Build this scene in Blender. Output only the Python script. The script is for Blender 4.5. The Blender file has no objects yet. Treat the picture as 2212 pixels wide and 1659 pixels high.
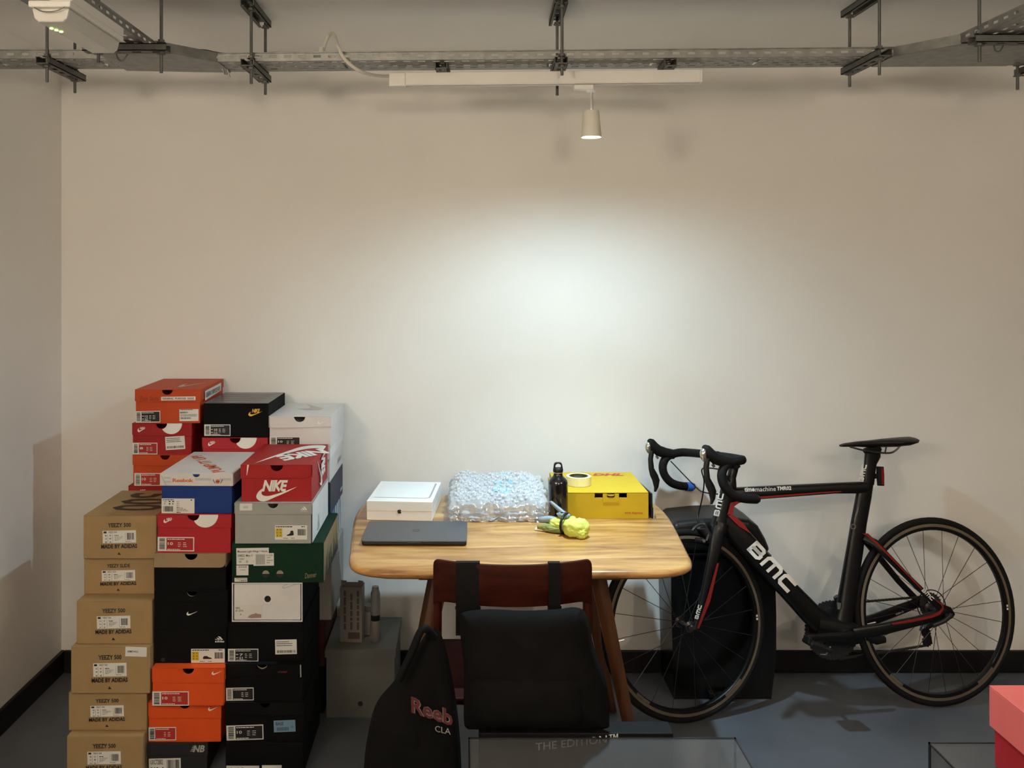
import bpy, bmesh, math, random
from mathutils import Vector, Matrix
random.seed(7)
R = math.radians
# ---------------------------------------------------------------- camera, light, exposure
F, CX, HY, CH = 2000.0, 1000.0, 580.0, 1.60      # focal length (px), vanishing point (px), eye height (m)
WY = 3.674            # depth of the back wall
WX = -1.593           # left wall
WR = 3.3              # right wall (out of frame)
CEIL = 2.425
sc = bpy.context.scene
col = sc.collection
cam_d = bpy.data.cameras.new('camera')
cam_d.sensor_fit = 'HORIZONTAL'; cam_d.sensor_width = 36.0
cam_d.lens = 36.0 * F / 2212.0
cam_d.shift_x = (1106.0 - CX) / 2212.0
cam_d.shift_y = (HY - 829.5) / 2212.0
cam_d.clip_start = 0.05
cam = bpy.data.objects.new('camera', cam_d); col.objects.link(cam)
cam.location = (0, 0, CH); cam.rotation_euler = (R(90), 0, 0)
sc.camera = cam
wd = bpy.data.worlds.new('world'); sc.world = wd; wd.use_nodes = True
wd.node_tree.nodes['Background'].inputs[0].default_value = (0.02, 0.02, 0.02, 1)
wd.node_tree.nodes['Background'].inputs[1].default_value = 0.2
sc.view_settings.view_transform = 'Standard'; sc.view_settings.look = 'None'
sc.view_settings.gamma = 1.0; sc.view_settings.use_curve_mapping = False
sc.view_settings.exposure = 0.47
sc.cycles.use_denoising = True
sc.cycles.max_bounces = 8; sc.cycles.diffuse_bounces = 5; sc.cycles.transparent_max_bounces = 16
sc.cycles.sample_clamp_indirect = 4.0
sc.cycles.caustics_reflective = False; sc.cycles.caustics_refractive = False

def spot(name, loc, energy, color, size, blend, radius, target=None):
    l = bpy.data.lights.new(name, 'SPOT'); l.energy = energy; l.color = color
    l.spot_size = R(size); l.spot_blend = blend; l.shadow_soft_size = radius
    o = bpy.data.objects.new(name, l); col.objects.link(o); o.location = loc
    if target is not None:
        o.rotation_euler = (Vector(target) - Vector(loc)).to_track_quat('-Z', 'Y').to_euler()
    return o
LAMP = Vector((0.406, 2.93, 2.015))              # mouth of the pendant over the table
LAMP2 = Vector((1.80, 0.95, 2.06))               # same kind of pendant further down the room (out of frame)
FILL_LAMPS = [(-1.33, .05, 74), (.45, -1.55, 92), (2.6, .15, 31)]   # unseen uplighters added as warm fill for walls and ceiling: x, y, watts
GZ = 1.86            # rim of their bowls
COOL = (0.64, 0.89, 1.0); WARM = (1.0, 0.83, 0.62)
def bulb(name, loc, energy, color, radius):
    l = bpy.data.lights.new(name, 'POINT'); l.energy = energy; l.color = color; l.shadow_soft_size = radius
    o = bpy.data.objects.new(name, l); col.objects.link(o); o.location = loc
spot('pendant_beam', LAMP - Vector((0, 0, .012)), 27, COOL, 172, 0.72, 0.022)
spot('pendant_core', LAMP - Vector((0, 0, .012)), 66, COOL, 90, 1.0, 0.022)
spot('second_pendant_beam', LAMP2 - Vector((0, 0, .012)), 26, WARM, 158, 0.45, 0.03)
for gx, gy, gw in FILL_LAMPS: bulb('fill_bulb', (gx, gy, GZ + .03), gw, WARM, .16)

# ---------------------------------------------------------------- helpers
def P(px, py, Y):
    return Vector(((px - CX) / F * Y, Y, CH - (py - HY) / F * Y))

MATS = {}
def mat(name, c, rough=0.6, metal=0.0, var=0.0, vscale=20.0, bump=0.0, bscale=200.0, spec=0.5, coat=0.0, emit=None, estr=0.0, alpha=1.0):
    if name in MATS: return MATS[name]
    m = bpy.data.materials.new(name); m.use_nodes = True
    nt = m.node_tree; b = nt.nodes['Principled BSDF']
    b.inputs['Base Color'].default_value = (*c, 1); b.inputs['Roughness'].default_value = rough
    b.inputs['Metallic'].default_value = metal
    b.inputs['Specular IOR Level'].default_value = spec
    b.inputs['Coat Weight'].default_value = coat
    b.inputs['Alpha'].default_value = alpha
    if emit: b.inputs['Emission Color'].default_value = (*emit, 1); b.inputs['Emission Strength'].default_value = estr
    tc = nt.nodes.new('ShaderNodeTexCoord')
    if var:
        n = nt.nodes.new('ShaderNodeTexNoise'); n.inputs['Scale'].default_value = vscale; n.inputs['Detail'].default_value = 5
        nt.links.new(tc.outputs['Object'], n.inputs['Vector'])
        r = nt.nodes.new('ShaderNodeValToRGB')
        r.color_ramp.elements[0].position = .3; r.color_ramp.elements[1].position = .7
        r.color_ramp.elements[0].color = (*[v * (1 - var) for v in c], 1); r.color_ramp.elements[1].color = (*[min(1, v * (1 + var)) for v in c], 1)
        nt.links.new(n.outputs['Fac'], r.inputs['Fac']); nt.links.new(r.outputs['Color'], b.inputs['Base Color'])
    if bump:
        n = nt.nodes.new('ShaderNodeTexNoise'); n.inputs['Scale'].default_value = bscale; n.inputs['Detail'].default_value = 4
        nt.links.new(tc.outputs['Object'], n.inputs['Vector'])
        bp = nt.nodes.new('ShaderNodeBump'); bp.inputs['Strength'].default_value = bump; bp.inputs['Distance'].default_value = .004
        nt.links.new(n.outputs['Fac'], bp.inputs['Height']); nt.links.new(bp.outputs['Normal'], b.inputs['Normal'])
    MATS[name] = m
    return m

def tag(o, label=None, cat=None, group=None, kind=None):
    if label: o['label'] = label
    if cat: o['category'] = cat
    if group: o['group'] = group
    if kind: o['kind'] = kind
    return o
def thing(name, label, cat, loc=(0, 0, 0), rz=0.0, group=None):
    o = bpy.data.objects.new(name, None); col.objects.link(o); o.empty_display_size = .05
    o.location = loc; o.rotation_euler = (0, 0, rz)
    return tag(o, label, cat, group)

def catmull(pts, n=6, closed=False):
    out = []; m = len(pts)
    pts = [Vector(p) for p in pts]
    for i in range(m if closed else m - 1):
        if closed: a, b, c, d = pts[i - 1], pts[i], pts[(i + 1) % m], pts[(i + 2) % m]
        else: a, b, c, d = pts[max(i - 1, 0)], pts[i], pts[i + 1], pts[min(i + 2, m - 1)]
        for k in range(n):
            t = k / n
            out.append(.5 * ((2 * b) + (c - a) * t + (2 * a - 5 * b + 4 * c - d) * t * t + (3 * b - a - 3 * c + d) * t ** 3))
    if not closed: out.append(pts[-1])
    return out

class MB:
    def __init__(s): s.v = []; s.f = []
    def add(s, vs, fs):
        o = len(s.v); s.v += [tuple(v) for v in vs]; s.f += [tuple(i + o for i in f) for f in fs]; return s
    def box(s, x0, x1, y0, y1, z0, z1):
        return s.add([(x0, y0, z0), (x1, y0, z0), (x1, y1, z0), (x0, y1, z0), (x0, y0, z1), (x1, y0, z1), (x1, y1, z1), (x0, y1, z1)],
                     [(0, 3, 2, 1), (4, 5, 6, 7), (0, 1, 5, 4), (1, 2, 6, 5), (2, 3, 7, 6), (3, 0, 4, 7)])
    def prism(s, poly, fn, t0, t1):
        """poly of (u,v); fn(u,v,t) -> xyz"""
        n = len(poly)
        vs = [fn(u, v, t0) for u, v in poly] + [fn(u, v, t1) for u, v in poly]
        fs = [tuple(range(n)), tuple(range(2 * n - 1, n - 1, -1))] + [(i, i + n, (i + 1) % n + n, (i + 1) % n) for i in range(n)]
        return s.add(vs, fs)
    def flat(s, poly, fn):
        return s.add([fn(u, v) for u, v in poly], [tuple(range(len(poly)))])
    def rings(s, rings, closed_ring=True, cap=True, loop=False):
        n = len(rings[0]); vs = [v for r in rings for v in r]; fs = []
        m = len(rings)
        for i in range(m if loop else m - 1):
            for k in range(n if closed_ring else n - 1):
                a, b = i * n + k, i * n + (k + 1) % n; c, d = ((i + 1) % m) * n + (k + 1) % n, ((i + 1) % m) * n + k
                fs.append((a, b, c, d))
        if cap and not loop and closed_ring: fs += [tuple(range(n - 1, -1, -1)), tuple((m - 1) * n + k for k in range(n))]
        return s.add(vs, fs)
    def tube(s, path, r, seg=8, loop=False):
        path = [Vector(p) for p in path]; m = len(path); rs = r if isinstance(r, (list, tuple)) else [r] * m
        up = None; out = []
        for i in range(m):
            if loop: t = (path[(i + 1) % m] - path[i - 1]).normalized()
            else: t = (path[min(i + 1, m - 1)] - path[max(i - 1, 0)]).normalized()
            if up is None:
                up = Vector((0, 0, 1)) if abs(t.z) < .9 else Vector((1, 0, 0))
            a = (up - t * up.dot(t)).normalized(); up = a; b = t.cross(a)
            out.append([path[i] + (a * math.cos(2 * math.pi * k / seg) + b * math.sin(2 * math.pi * k / seg)) * rs[i] for k in range(seg)])
        return s.rings(out, loop=loop)
    def lathe(s, prof, seg=24, c=(0, 0, 0), axis='z', cap=True):
        rr = []
        for r, z in prof:
            ring = []
            for k in range(seg):
                a = 2 * math.pi * k / seg; x, y = r * math.cos(a), r * math.sin(a)
                q = {'z': (x, y, z), 'y': (x, z, y), 'x': (z, x, y)}[axis]
                ring.append((c[0] + q[0], c[1] + q[1], c[2] + q[2]))
            rr.append(ring)
        return s.rings(rr, cap=cap)
    def xf(s, M):
        s.v = [tuple(M @ Vector(v)) for v in s.v]; return s
    def mesh(s, name, m, smooth=None):
        me = bpy.data.meshes.new(name); me.from_pydata(s.v, [], s.f)
        bm = bmesh.new(); bm.from_mesh(me); bmesh.ops.recalc_face_normals(bm, faces=bm.faces[:]); bm.to_mesh(me); bm.free()
        if smooth:
            for p in me.polygons: p.use_smooth = True
            me.set_sharp_from_angle(angle=R(smooth))
        if m: me.materials.append(m)
        return me
    def build(s, name, m, parent=None, smooth=None, bevel=0, bseg=2, loc=None):
        o = bpy.data.objects.new(name, s.mesh(name, m, smooth)); col.objects.link(o)
        if parent: o.parent = parent
        if loc is not None: o.location = loc
        if bevel:
            b = o.modifiers.new('bevel', 'BEVEL'); b.width = bevel; b.segments = bseg; b.limit_method = 'ANGLE'; b.angle_limit = R(40)
        return o
def obj_of(name, me, parent=None, loc=None):
    o = bpy.data.objects.new(name, me); col.objects.link(o); o.parent = parent
    if loc is not None: o.location = loc
    return o

# ---- flat lettering and marks (unit box 0..1 x 0..1)
TXT = {}
def glyphs(s, shear=0.0, bold=0.0, space=1.0):
    key = (s, shear, bold, space)
    if key in TXT: return TXT[key]
    cu = bpy.data.curves.new('t', 'FONT'); cu.body = s; cu.shear = shear; cu.offset = bold; cu.space_character = space
    cu.resolution_u = 2; cu.dimensions = '2D'; cu.fill_mode = 'BOTH'
    o = bpy.data.objects.new('t', cu); me = o.to_mesh()
    vs = [(v.co.x, v.co.y) for v in me.vertices]; fs = [tuple(p.vertices) for p in me.polygons]
    o.to_mesh_clear(); bpy.data.objects.remove(o); bpy.data.curves.remove(cu)
    x0 = min(v[0] for v in vs); x1 = max(v[0] for v in vs); y0 = min(v[1] for v in vs); y1 = max(v[1] for v in vs)
    TXT[key] = ([((x - x0) / (x1 - x0), (y - y0) / (y1 - y0)) for x, y in vs], fs)
    return TXT[key]
def stroke(pts, w):
    """closed list of quads for a thick polyline with mitred joints"""
    pts = [Vector(p) for p in pts]; n = len(pts); L = []; Rr = []
    for i in range(n):
        d0 = (pts[i] - pts[i - 1]).normalized() if i else None
        d1 = (pts[i + 1] - pts[i]).normalized() if i < n - 1 else None
        if d0 is None: d0 = d1
        if d1 is None: d1 = d0
        n0 = Vector((-d0.y, d0.x)); n1 = Vector((-d1.y, d1.x)); m = (n0 + n1).normalized()
        k = w / 2 / max(.4, m.dot(n0))
        L.append(pts[i] + m * k); Rr.append(pts[i] - m * k)
    return [[tuple(L[i]), tuple(L[i + 1]), tuple(Rr[i + 1]), tuple(Rr[i])] for i in range(n - 1)]
_lo = [(1, 1), (.8, .70), (.6, .45), (.42, .24), (.28, .07), (.17, 0), (.07, .06), (0, .26), (.015, .5), (.075, .72), (.165, .90)]
_up = [(.165, .90), (.135, .68), (.13, .5), (.19, .385), (.3, .37), (.45, .47), (.6, .59), (.8, .79), (1, 1)]
SWOOSH = [tuple(p) for p in catmull([(x, y, 0) for x, y in _lo], 4)][:-1] + [tuple(p) for p in catmull([(x, y, 0) for x, y in _up], 4)][:-1]
SWOOSH = [(p[0], p[1]) for p in SWOOSH]
STRIPES = [[(x0, 0), (x0 + .27, 0), (x0 + .27 - .44 * h2, h2), (x0 - .44 * h1, h1)] for x0, h1, h2 in ((.0, .26, .10), (.36, .62, .44), (.73, 1.0, .80))]
def arc(cx, cy, r, a0, a1, n=14, ry=None):
    ry = r if ry is None else ry
    return [(cx + r * math.cos(R(a0 + (a1 - a0) * i / n)), cy + ry * math.sin(R(a0 + (a1 - a0) * i / n))) for i in range(n + 1)]
def _apple():
    pts = [(.5, .74), (.62, .79), (.78, .80), (.90, .73), (.94, .68), (.84, .58), (.81, .46), (.86, .34), (.97, .26), (.90, .12), (.78, 0), (.66, .02), (.5, .05), (.36, .01), (.24, .02), (.1, .18), (.03, .42), (.08, .66), (.22, .79), (.38, .78)]
    return [tuple(p)[:2] for p in catmull([(x, y, 0) for x, y in pts], 3, closed=True)], [(.5, .80), (.53, .92), (.64, 1.0), (.66, .9), (.6, .82)]
APPLE = _apple()
# ---------------------------------------------------------------- the room
def wall_mat(name, c, bump=.12):
    m = mat(name, c, rough=.75, var=.035, vscale=1.7, bump=bump, bscale=38, spec=.25)
    return m
M_wall = wall_mat('white_wall_paint', (.84, .83, .81))
M_wallg = wall_mat('dark_grey_wall_paint', (.16, .155, .15))
M_ceil = wall_mat('white_ceiling_paint', (.87, .86, .84), .08)
M_floor = mat('grey_floor_paint', (.088, .096, .113), rough=.42, var=.22, vscale=2.6, bump=.05, bscale=60, spec=.4)
M_base = mat('black_baseboard_paint', (.007, .007, .007), rough=.5, spec=.3, var=.3, vscale=8, bump=.3, bscale=25)
def struct(name, mb, m, label, bevel=0):
    o = mb.build(name, m, bevel=bevel); return tag(o, label, name.split('_')[0], kind='structure')
YB = -2.4
struct('wall_back', MB().box(WX - .1, WR + .1, WY, WY + .1, 0, CEIL + .1), M_wall, 'white painted plaster wall behind the table')
struct('wall_left', MB().box(WX - .1, WX, YB, WY, 0, CEIL + .1), M_wall, 'white painted plaster wall on the left')
struct('wall_right', MB().box(WR, WR + .1, YB, WY, 0, CEIL + .1), M_wallg, 'dark grey wall on the right, outside the picture')
struct('wall_front', MB().box(WX - .1, WR + .1, YB - .1, YB, 0, CEIL + .1), M_wallg, 'dark grey wall behind the viewer')
struct('floor', MB().box(WX - .1, WR + .1, YB - .1, WY + .1, -.1, 0), M_floor, 'dark grey painted concrete floor')
struct('ceiling', MB().box(WX, WR, YB, WY, CEIL, CEIL + .1), M_ceil, 'white painted low ceiling')
struct('baseboard_back', MB().box(WX + .014, WR, WY - .014, WY, 0, .088), M_base, 'black painted skirting along the back wall', bevel=.004)
struct('baseboard_left', MB().box(WX, WX + .014, YB, WY, 0, .088), M_base, 'black painted skirting along the left wall', bevel=.004)

# ---------------------------------------------------------------- cable trays, struts, lamps
M_galv = mat('galvanised_steel', (.27, .275, .265), rough=.5, metal=.75, var=.18, vscale=30)
M_galvd = mat('dull_steel', (.12, .125, .12), rough=.55, metal=.6, var=.2, vscale=25)
M_white = mat('white_plastic', (.78, .77, .74), rough=.4, var=.02, vscale=5)
M_black = mat('black_plastic', (.006, .006, .0065), rough=.45, spec=.3, var=.2, vscale=9)
ZT = CH + .645        # underside of the trays
def perf(mb, length, rows, fn):
    """sheet pierced by staggered slots; rows = [(v0, v1, 0 solid / 1 slots / 2 slots offset)]"""
    p = .046; ue = []; k = 0
    while True:
        base = k * p
        for e in (0, .009, .023, .032):
            if base + e < length: ue.append((base + e, (0, .009, .023, .032).index(e)))
        k += 1
        if k * p >= length: break
    ue.append((length, 0))
    for v0, v1, kind in rows:
        for i in range(len(ue) - 1):
            ph = ue[i][1]
            if kind == 1 and ph in (1, 2) or kind == 2 and ph in (3, 0): continue
            u0, u1 = ue[i][0], ue[i + 1][0]
            if v0 > .017 and v1 < .13 and ph == 0 and int(round(u0 / p)) % 7 == 3: continue
            mb.add([fn(u0, v0), fn(u1, v0), fn(u1, v1), fn(u0, v1)], [(0, 1, 2, 3)])
def tray(label, origin, ang, length, width=.152, fl=.024):
    t = thing('cable_tray', label, 'cable tray', origin, ang, 'galvanised cable trays under the ceiling')
    b = MB(); rows = [(0, .018, 0)]; v = .018
    for i in range(4):
        rows.append((v, v + .012, 1 + i % 2)); v += .012
        rows.append((v, v + .018 if i < 3 else width, 0)); v += .018
    perf(b, length, rows, lambda u, w: (u, w, 0))
    o = b.build('tray_base', M_galv, t); so = o.modifiers.new('s', 'SOLIDIFY'); so.thickness = .0015
    for y in (0, width):
        b = MB(); perf(b, length, [(0, .008, 0), (.008, .016, 1), (.016, fl, 0)], lambda u, w: (u, y, w))
        o = b.build('tray_flange', M_galv, t); so = o.modifiers.new('s', 'SOLIDIFY'); so.thickness = .0015
        MB().tube([(0, y, fl), (length, y, fl)], .0022, 6).build('rolled_edge', M_galv, t)
    return t
a_main = math.atan2(-.08, 2.108)
tray('long slotted steel cable tray carrying the white light track', (-.84, 2.882, ZT), a_main, 3.1)
tray('short slotted cable tray running into the left wall', (WX + .002, 2.835, ZT), 0.0, .56)
tray('slotted cable tray coming forward above the emergency light', (-.912, 1.3, ZT + .001), R(90), 1.50)
tray('slotted cable tray coming forward at the right corner', (1.575, 1.3, ZT + .001), R(90), 1.42)
def gusset(label, outer, inner):
    t = thing('tray_bend', label, 'cable tray', (0, 0, ZT - .0045), 0, 'galvanised tray corner pieces')
    MB().prism(outer, lambda u, v, w: (u, v, w), 0, .002).build('bend_plate', M_galv, t)
    (x0, y0), (x1, y1) = inner
    d = Vector((x1 - x0, y1 - y0)).normalized(); n = Vector((-d.y, d.x)) * .001
    MB().prism([(x0 + n.x, y0 + n.y), (x1 + n.x, y1 + n.y), (x1 - n.x, y1 - n.y), (x0 - n.x, y0 - n.y)], lambda u, v, w: (u, v, w), 0, .030).build('bend_flange', M_galv, t)
gusset('flat steel bend plate joining trays at left', [(-1.09, 2.72), (-.91, 2.72), (-.76, 2.876), (-.76, 3.03), (-1.09, 3.0)], ((-.905, 2.722), (-.765, 2.874)))
gusset('flat steel bend plate joining trays at right', [(1.30, 2.80), (1.42, 2.64), (1.60, 2.64), (1.72, 2.80), (1.72, 2.93), (1.30, 2.945)], ((1.302, 2.802), (1.424, 2.644)))

def strut_mesh(L, w=.041, h=.021):
    """U channel, open upward, with round holes suggested by slots in its web; runs along +y"""
    b = MB(); t = .0022
    rows = []
    u = 0
    n = max(2, int(L / .05)); p = L / n
    for i in range(n):
        y0 = i * p
        b.box(-w / 2, w / 2, y0, y0 + p * .3, 0, t)
        b.box(-w / 2, -.007, y0 + p * .3, y0 + p * .75, 0, t); b.box(.007, w / 2, y0 + p * .3, y0 + p * .75, 0, t)
        b.box(-w / 2, w / 2, y0 + p * .75, y0 + p, 0, t)
    for s in (-1, 1):
        b.box(min(s * w / 2, s * (w / 2 - t)), max(s * w / 2, s * (w / 2 - t)), 0, L, 0, h)
        b.box(min(s * w / 2, s * (w / 2 - .010)), max(s * w / 2, s * (w / 2 - .010)), 0, L, h - t, h)
    return b
def hanger(label, X, Y0, Y1, rods, upper=True, lower=True, ang=0.0, drop=(.05, .045)):
    t = thing('tray_hanger', label, 'hanger', (X, Y0, 0), ang, 'threaded rod hangers of the cable trays')
    L = Y1 - Y0
    if lower: strut_mesh(L).build('lower_channel', M_galvd, t, loc=(0, 0, ZT - .0245))
    if upper:
        strut_mesh(L).xf(Matrix.Translation((0, 0, .021)) @ Matrix.Scale(-1, 4, (0, 0, 1))).build('upper_channel', M_galvd, t, loc=(0, 0, CEIL - .0215))
    for (x, y), dr in zip(rods, drop):
        MB().tube([(x, y, ZT - .0245 - dr), (x, y, CEIL - .003)], .0048, 8).build('threaded_rod', M_galvd, t)
        for z in ([ZT - .030, ZT + .004] if lower else []) + ([CEIL - .028] if upper else []):
            MB().lathe([(.0095, 0), (.0095, .007)], 6, (x, y, z)).build('nut', M_galvd, t)
            MB().lathe([(.013, 0), (.013, .0015)], 12, (x, y, z - .0015)).build('washer', M_galvd, t)
    return t
hanger('rod hanger on the left tray beside the emergency light', -1.272, 2.80, 3.075, [(0, .032), (0, .235)], upper=False)
hanger('rod hanger with ceiling channel at the left of the tray', -.66, 2.83, 3.09, [(.006, .03), (.006, .235)])
hanger('rod hanger with ceiling channel above the pendant lamp', .298, 2.80, 3.07, [(.004, .03), (.004, .225)], ang=R(-1.5), drop=(.03, .055))
hanger('rod hanger with ceiling channel at the right of the tray', 1.232, 2.70, 2.97, [(-.004, .03), (-.006, .235)])
hanger('rod hanger cropped by the right edge of the picture', 1.80, 2.72, 2.99, [(-.03, .235)], upper=False)
hanger('rod hanger across the tray by the emergency light', -.845, 2.655, 2.895, [(-.0, .02), (-.0, .20)], upper=False, ang=R(90), drop=(.06, .03))
hanger('rod hanger across the tray at the right corner', 1.68, 2.555, 2.83, [(0, .255)], upper=False, ang=R(90))
# loose earthing wires under the bends
M_wire = mat('grey_wire', (.10, .10, .095), rough=.5)
for lab, pts in (('thin grey wire loop hanging under the left bend', [P(250, 113, 2.68), P(256, 128, 2.70), P(265, 131, 2.70), P(276, 117, 2.70)]),
                 ('thin grey wire loop hanging under the right bend', [P(2147, 96, 2.6), P(2150, 109, 2.61), P(2160, 110, 2.61), P(2168, 97, 2.6)])):
    tag(MB().tube(catmull(pts, 6), .0022, 6).build('wire_loop', M_wire), lab, 'wire', 'wire loops under the tray bends')
tag(MB().tube(catmull([P(380, 118, 2.87), P(405, 110, 2.87), P(440, 109, 2.92), P(480, 116, 2.97), P(560, 119, 3.0)], 8), .004, 8).build('black_cable', M_black), 'black cable lying in the tray near the left bend', 'cable')
M_clip = mat('steel_clip', (.3, .3, .29), rough=.4, metal=.8)
t = thing('earth_clamp', 'small steel earth clamp under the tray at left', 'clamp', P(488, 158, 2.92))
MB().tube([(-.012, 0, .014), (-.004, 0, .0), (.004, 0, .012), (.012, 0, -.014)], .0028, 6).build('clamp_arm', M_clip, t)
MB().lathe([(.006, -.004), (.006, .004)], 8).build('clamp_bolt', M_clip, t)

# light track with its end cap, brackets, feed cable and plug
tx0, tx1 = P(842, 0, 2.955).x, P(1512, 0, 2.90).x
t = thing('light_track', 'white ceiling light track fixed under the cable tray', 'light track', (tx0, 2.955, ZT - .0245 - .040), math.atan2(-.055, tx1 - tx0))
TL = tx1 - tx0
b = MB().box(.052, TL, -.017, .017, .003, .040); b.box(.052, TL, -.017, -.006, 0, .003); b.box(.052, TL, .006, .017, 0, .003)
b.build('track_rail', M_white, t, bevel=.001)
MB().box(0, .052, -.0185, .0185, -.002, .040).build('feed_cap', M_white, t, bevel=.002)
MB().box(TL, TL + .006, -.0175, .0175, 0, .040).build('end_cap', M_white, t, bevel=.001)
for u in (.17, .875):
    strut_mesh(.16, .038).build('mounting_channel', M_galvd, t, loc=(u, -.075, .040))
M_cable = mat('white_cable', (.60, .58, .52), rough=.5)
tag(MB().tube(catmull([P(697, 113, 2.98), P(704, 90, 2.98), P(713, 74, 2.97), P(722, 76, 2.93), P(730, 100, 2.855), P(745, 128, 2.838), P(775, 152, 2.845), P(810, 163, 2.90), P(846, 164.5, 2.955)], 8), .0054, 8).build('power_cable', M_cable),
    'white power cable looping from the plug to the light track', 'cable')
pc = P(694, 117, 2.975); pc.z = ZT + .0035
t = thing('power_plug', 'white three pin plug lying on the cable tray', 'plug', pc)
MB().lathe([(.030, 0), (.034, .012), (.033, .030), (.024, .034), (.020, .046), (.010, .048), (.009, .062)], 16).build('plug_body', M_cable, t, smooth=40)
MB().lathe([(.031, .0125), (.0345, .014), (.0345, .017), (.031, .0185)], 16).build('plug_seam', M_black, t, smooth=40)

M_shade = mat('white_lamp_enamel', (.72, .70, .62), rough=.35)
M_glow = mat('lit_lamp_lens', (1, 1, 1), rough=.4, emit=(.92, 1.0, .97), estr=22)
M_glow2 = mat('lit_lamp_lens_warm', (1, 1, 1), rough=.4, emit=(1.0, .82, .6), estr=22)
def pendant(label, mouth, glow, top, adaptor=True):
    t = thing('pendant_lamp', label, 'pendant lamp', mouth, 0, 'small white pendant lamps')
    MB().lathe([(.0315, 0), (.0325, .001), (.0255, .080), (.0235, .084), (.006, .086), (.006, .0835), (.0225, .0815), (.0300, .003)], 28, cap=False).build('lamp_shade', M_shade, t, smooth=40)
    MB().lathe([(.0001, .010), (.026, .010), (.0275, .004), (.0255, .002), (.0001, .0005)], 24, cap=False).build('lens', glow, t, smooth=40)
    MB().lathe([(.0055, -.002), (.0055, .004)], 10, (0, -.0262, .078), axis='y').build('shade_button', M_glow if False else M_shade, t)
    H = top - mouth[2]
    MB().tube([(0, 0, .084), (0, 0, H)], .0022, 8).build('cord', M_cable, t)
    MB().tube([(.006, 0, .084), (.005, 0, H)], .0008, 6).build('steel_wire', M_galv, t)
    MB().box(-.055, .006, -.016, .016, H - .004, H + .012).build('track_adaptor', M_white, t, bevel=.003)
    MB().lathe([(.015, H - .009), (.017, H - .004)], 16).build('cord_grip', M_white, t)
pendant('small white pendant lamp hanging lit above the table', LAMP, M_glow, ZT - .077)
pendant('warm pendant lamp hanging outside the picture on the right', LAMP2, M_glow2, CEIL - .012)
for i, (gx, gy, gw) in enumerate(FILL_LAMPS):  # stands and bowls of the added fill lamps; bowls hold light off the floor
    t = thing('fill_uplighter', 'tall uplighter floor lamp with white bowl ' + ('to the left of the viewer', 'behind the viewer', 'to the right of the viewer')[i], 'floor lamp', (gx, gy, 0), 0, 'uplighter floor lamps outside the picture')
    MB().lathe([(.14, 0), (.14, .012), (.02, .03)], 28).build('lamp_base', M_galvd, t, smooth=40)
    MB().tube([(0, 0, .02), (0, 0, GZ - .32)], .011, 10).build('pole', M_galvd, t, smooth=60)
    MB().lathe([(.02, GZ - .33), (.10, GZ - .28), (.16, GZ - .10), (.19, GZ), (.185, GZ), (.155, GZ - .10), (.095, GZ - .275), (.015, GZ - .322)], 32, cap=False).build('bowl', M_white, t, smooth=60)

# emergency light under the left tray
M_diff = mat('milky_diffuser', (.62, .61, .57), rough=.25, var=.02)
M_led = mat('green_led', (.3, 1, .1), emit=(.45, 1.0, .12), estr=9)
t = thing('emergency_light', 'white emergency light box with green indicator under the tray', 'emergency light', (-.960, 2.15, CH + .575), 0)
MB().box(-.0, .052, 0, .33, .045, .069).build('housing_top', M_white, t, bevel=.003)
MB().box(-.046, .052, -.01, .33, .030, .046).build('housing_base', M_white, t, bevel=.004)
dif = [(-.042, .030), (.046, .030), (.040, .006), (.030, -.002), (-.026, -.002), (-.036, .006)]
MB().prism(dif, lambda u, v, w: (u, w, v), 0, .318).build('diffuser', M_diff, t, bevel=.004)
for dx, dy in ((-.022, .06), (-.017, .075), (-.012, .09)):
    MB().lathe([(.004, -.0035), (.004, -.001)], 10, (dx, dy, 0)).build('indicator', M_led, t)
MB().tube(catmull([(-.03, -.012, .028), (-.01, -.014, .018), (.02, -.014, .019), (.04, -.012, .029)], 6), .0012, 6).build('wire_bail', M_galvd, t)
# ---------------------------------------------------------------- shoe boxes
M_paper = mat('label_paper', (.72, .72, .69), rough=.6)
M_ink = mat('black_ink', (.006, .006, .007), rough=.55)
M_whiteink = mat('white_ink', (.80, .79, .76), rough=.55)
M_gold = mat('gold_ink', (.75, .45, .08), rough=.4)
M_yellow = mat('yellow_ink', (.62, .46, .02), rough=.6)
M_inside = mat('raw_card', (.30, .27, .22), rough=.8, var=.08, vscale=30)
M_redink = mat('dark_red_ink', (.16, .012, .01), rough=.6)
M_orink = mat('orange_ink', (.65, .13, .03), rough=.55)
M_greyink = mat('silver_ink', (.42, .42, .40), rough=.4)
CARD = {
 'kraft': (.335, .222, .105), 'kraft2': (.30, .215, .12), 'orange': (.47, .052, .006), 'deeporange': (.66, .075, .009),
 'red': (.30, .006, .008), 'crimson': (.38, .013, .020), 'black': (.004, .004, .0044), 'white': (.74, .73, .74), 'offwhite': (.66, .645, .65),
 'blue': (.002, .028, .18), 'grey': (.33, .34, .33), 'green': (.007, .028, .015), 'greyblack': (.022, .023, .025), 'navy': (.020, .028, .055),
 'lightblue': (.10, .19, .38), 'greyboard': (.33, .31, .29), 'maroon': (.035, .004, .004), 'brand_red': (.34, .009, .011)}
def card(k, rough=.55): return mat('card_' + k, CARD[k], rough=.8 if k in ('black', 'green') else rough, spec=.12 if k in ('black', 'green', 'greyblack') else .35, var=.05, vscale=14, bump=.04, bscale=90)

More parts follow.
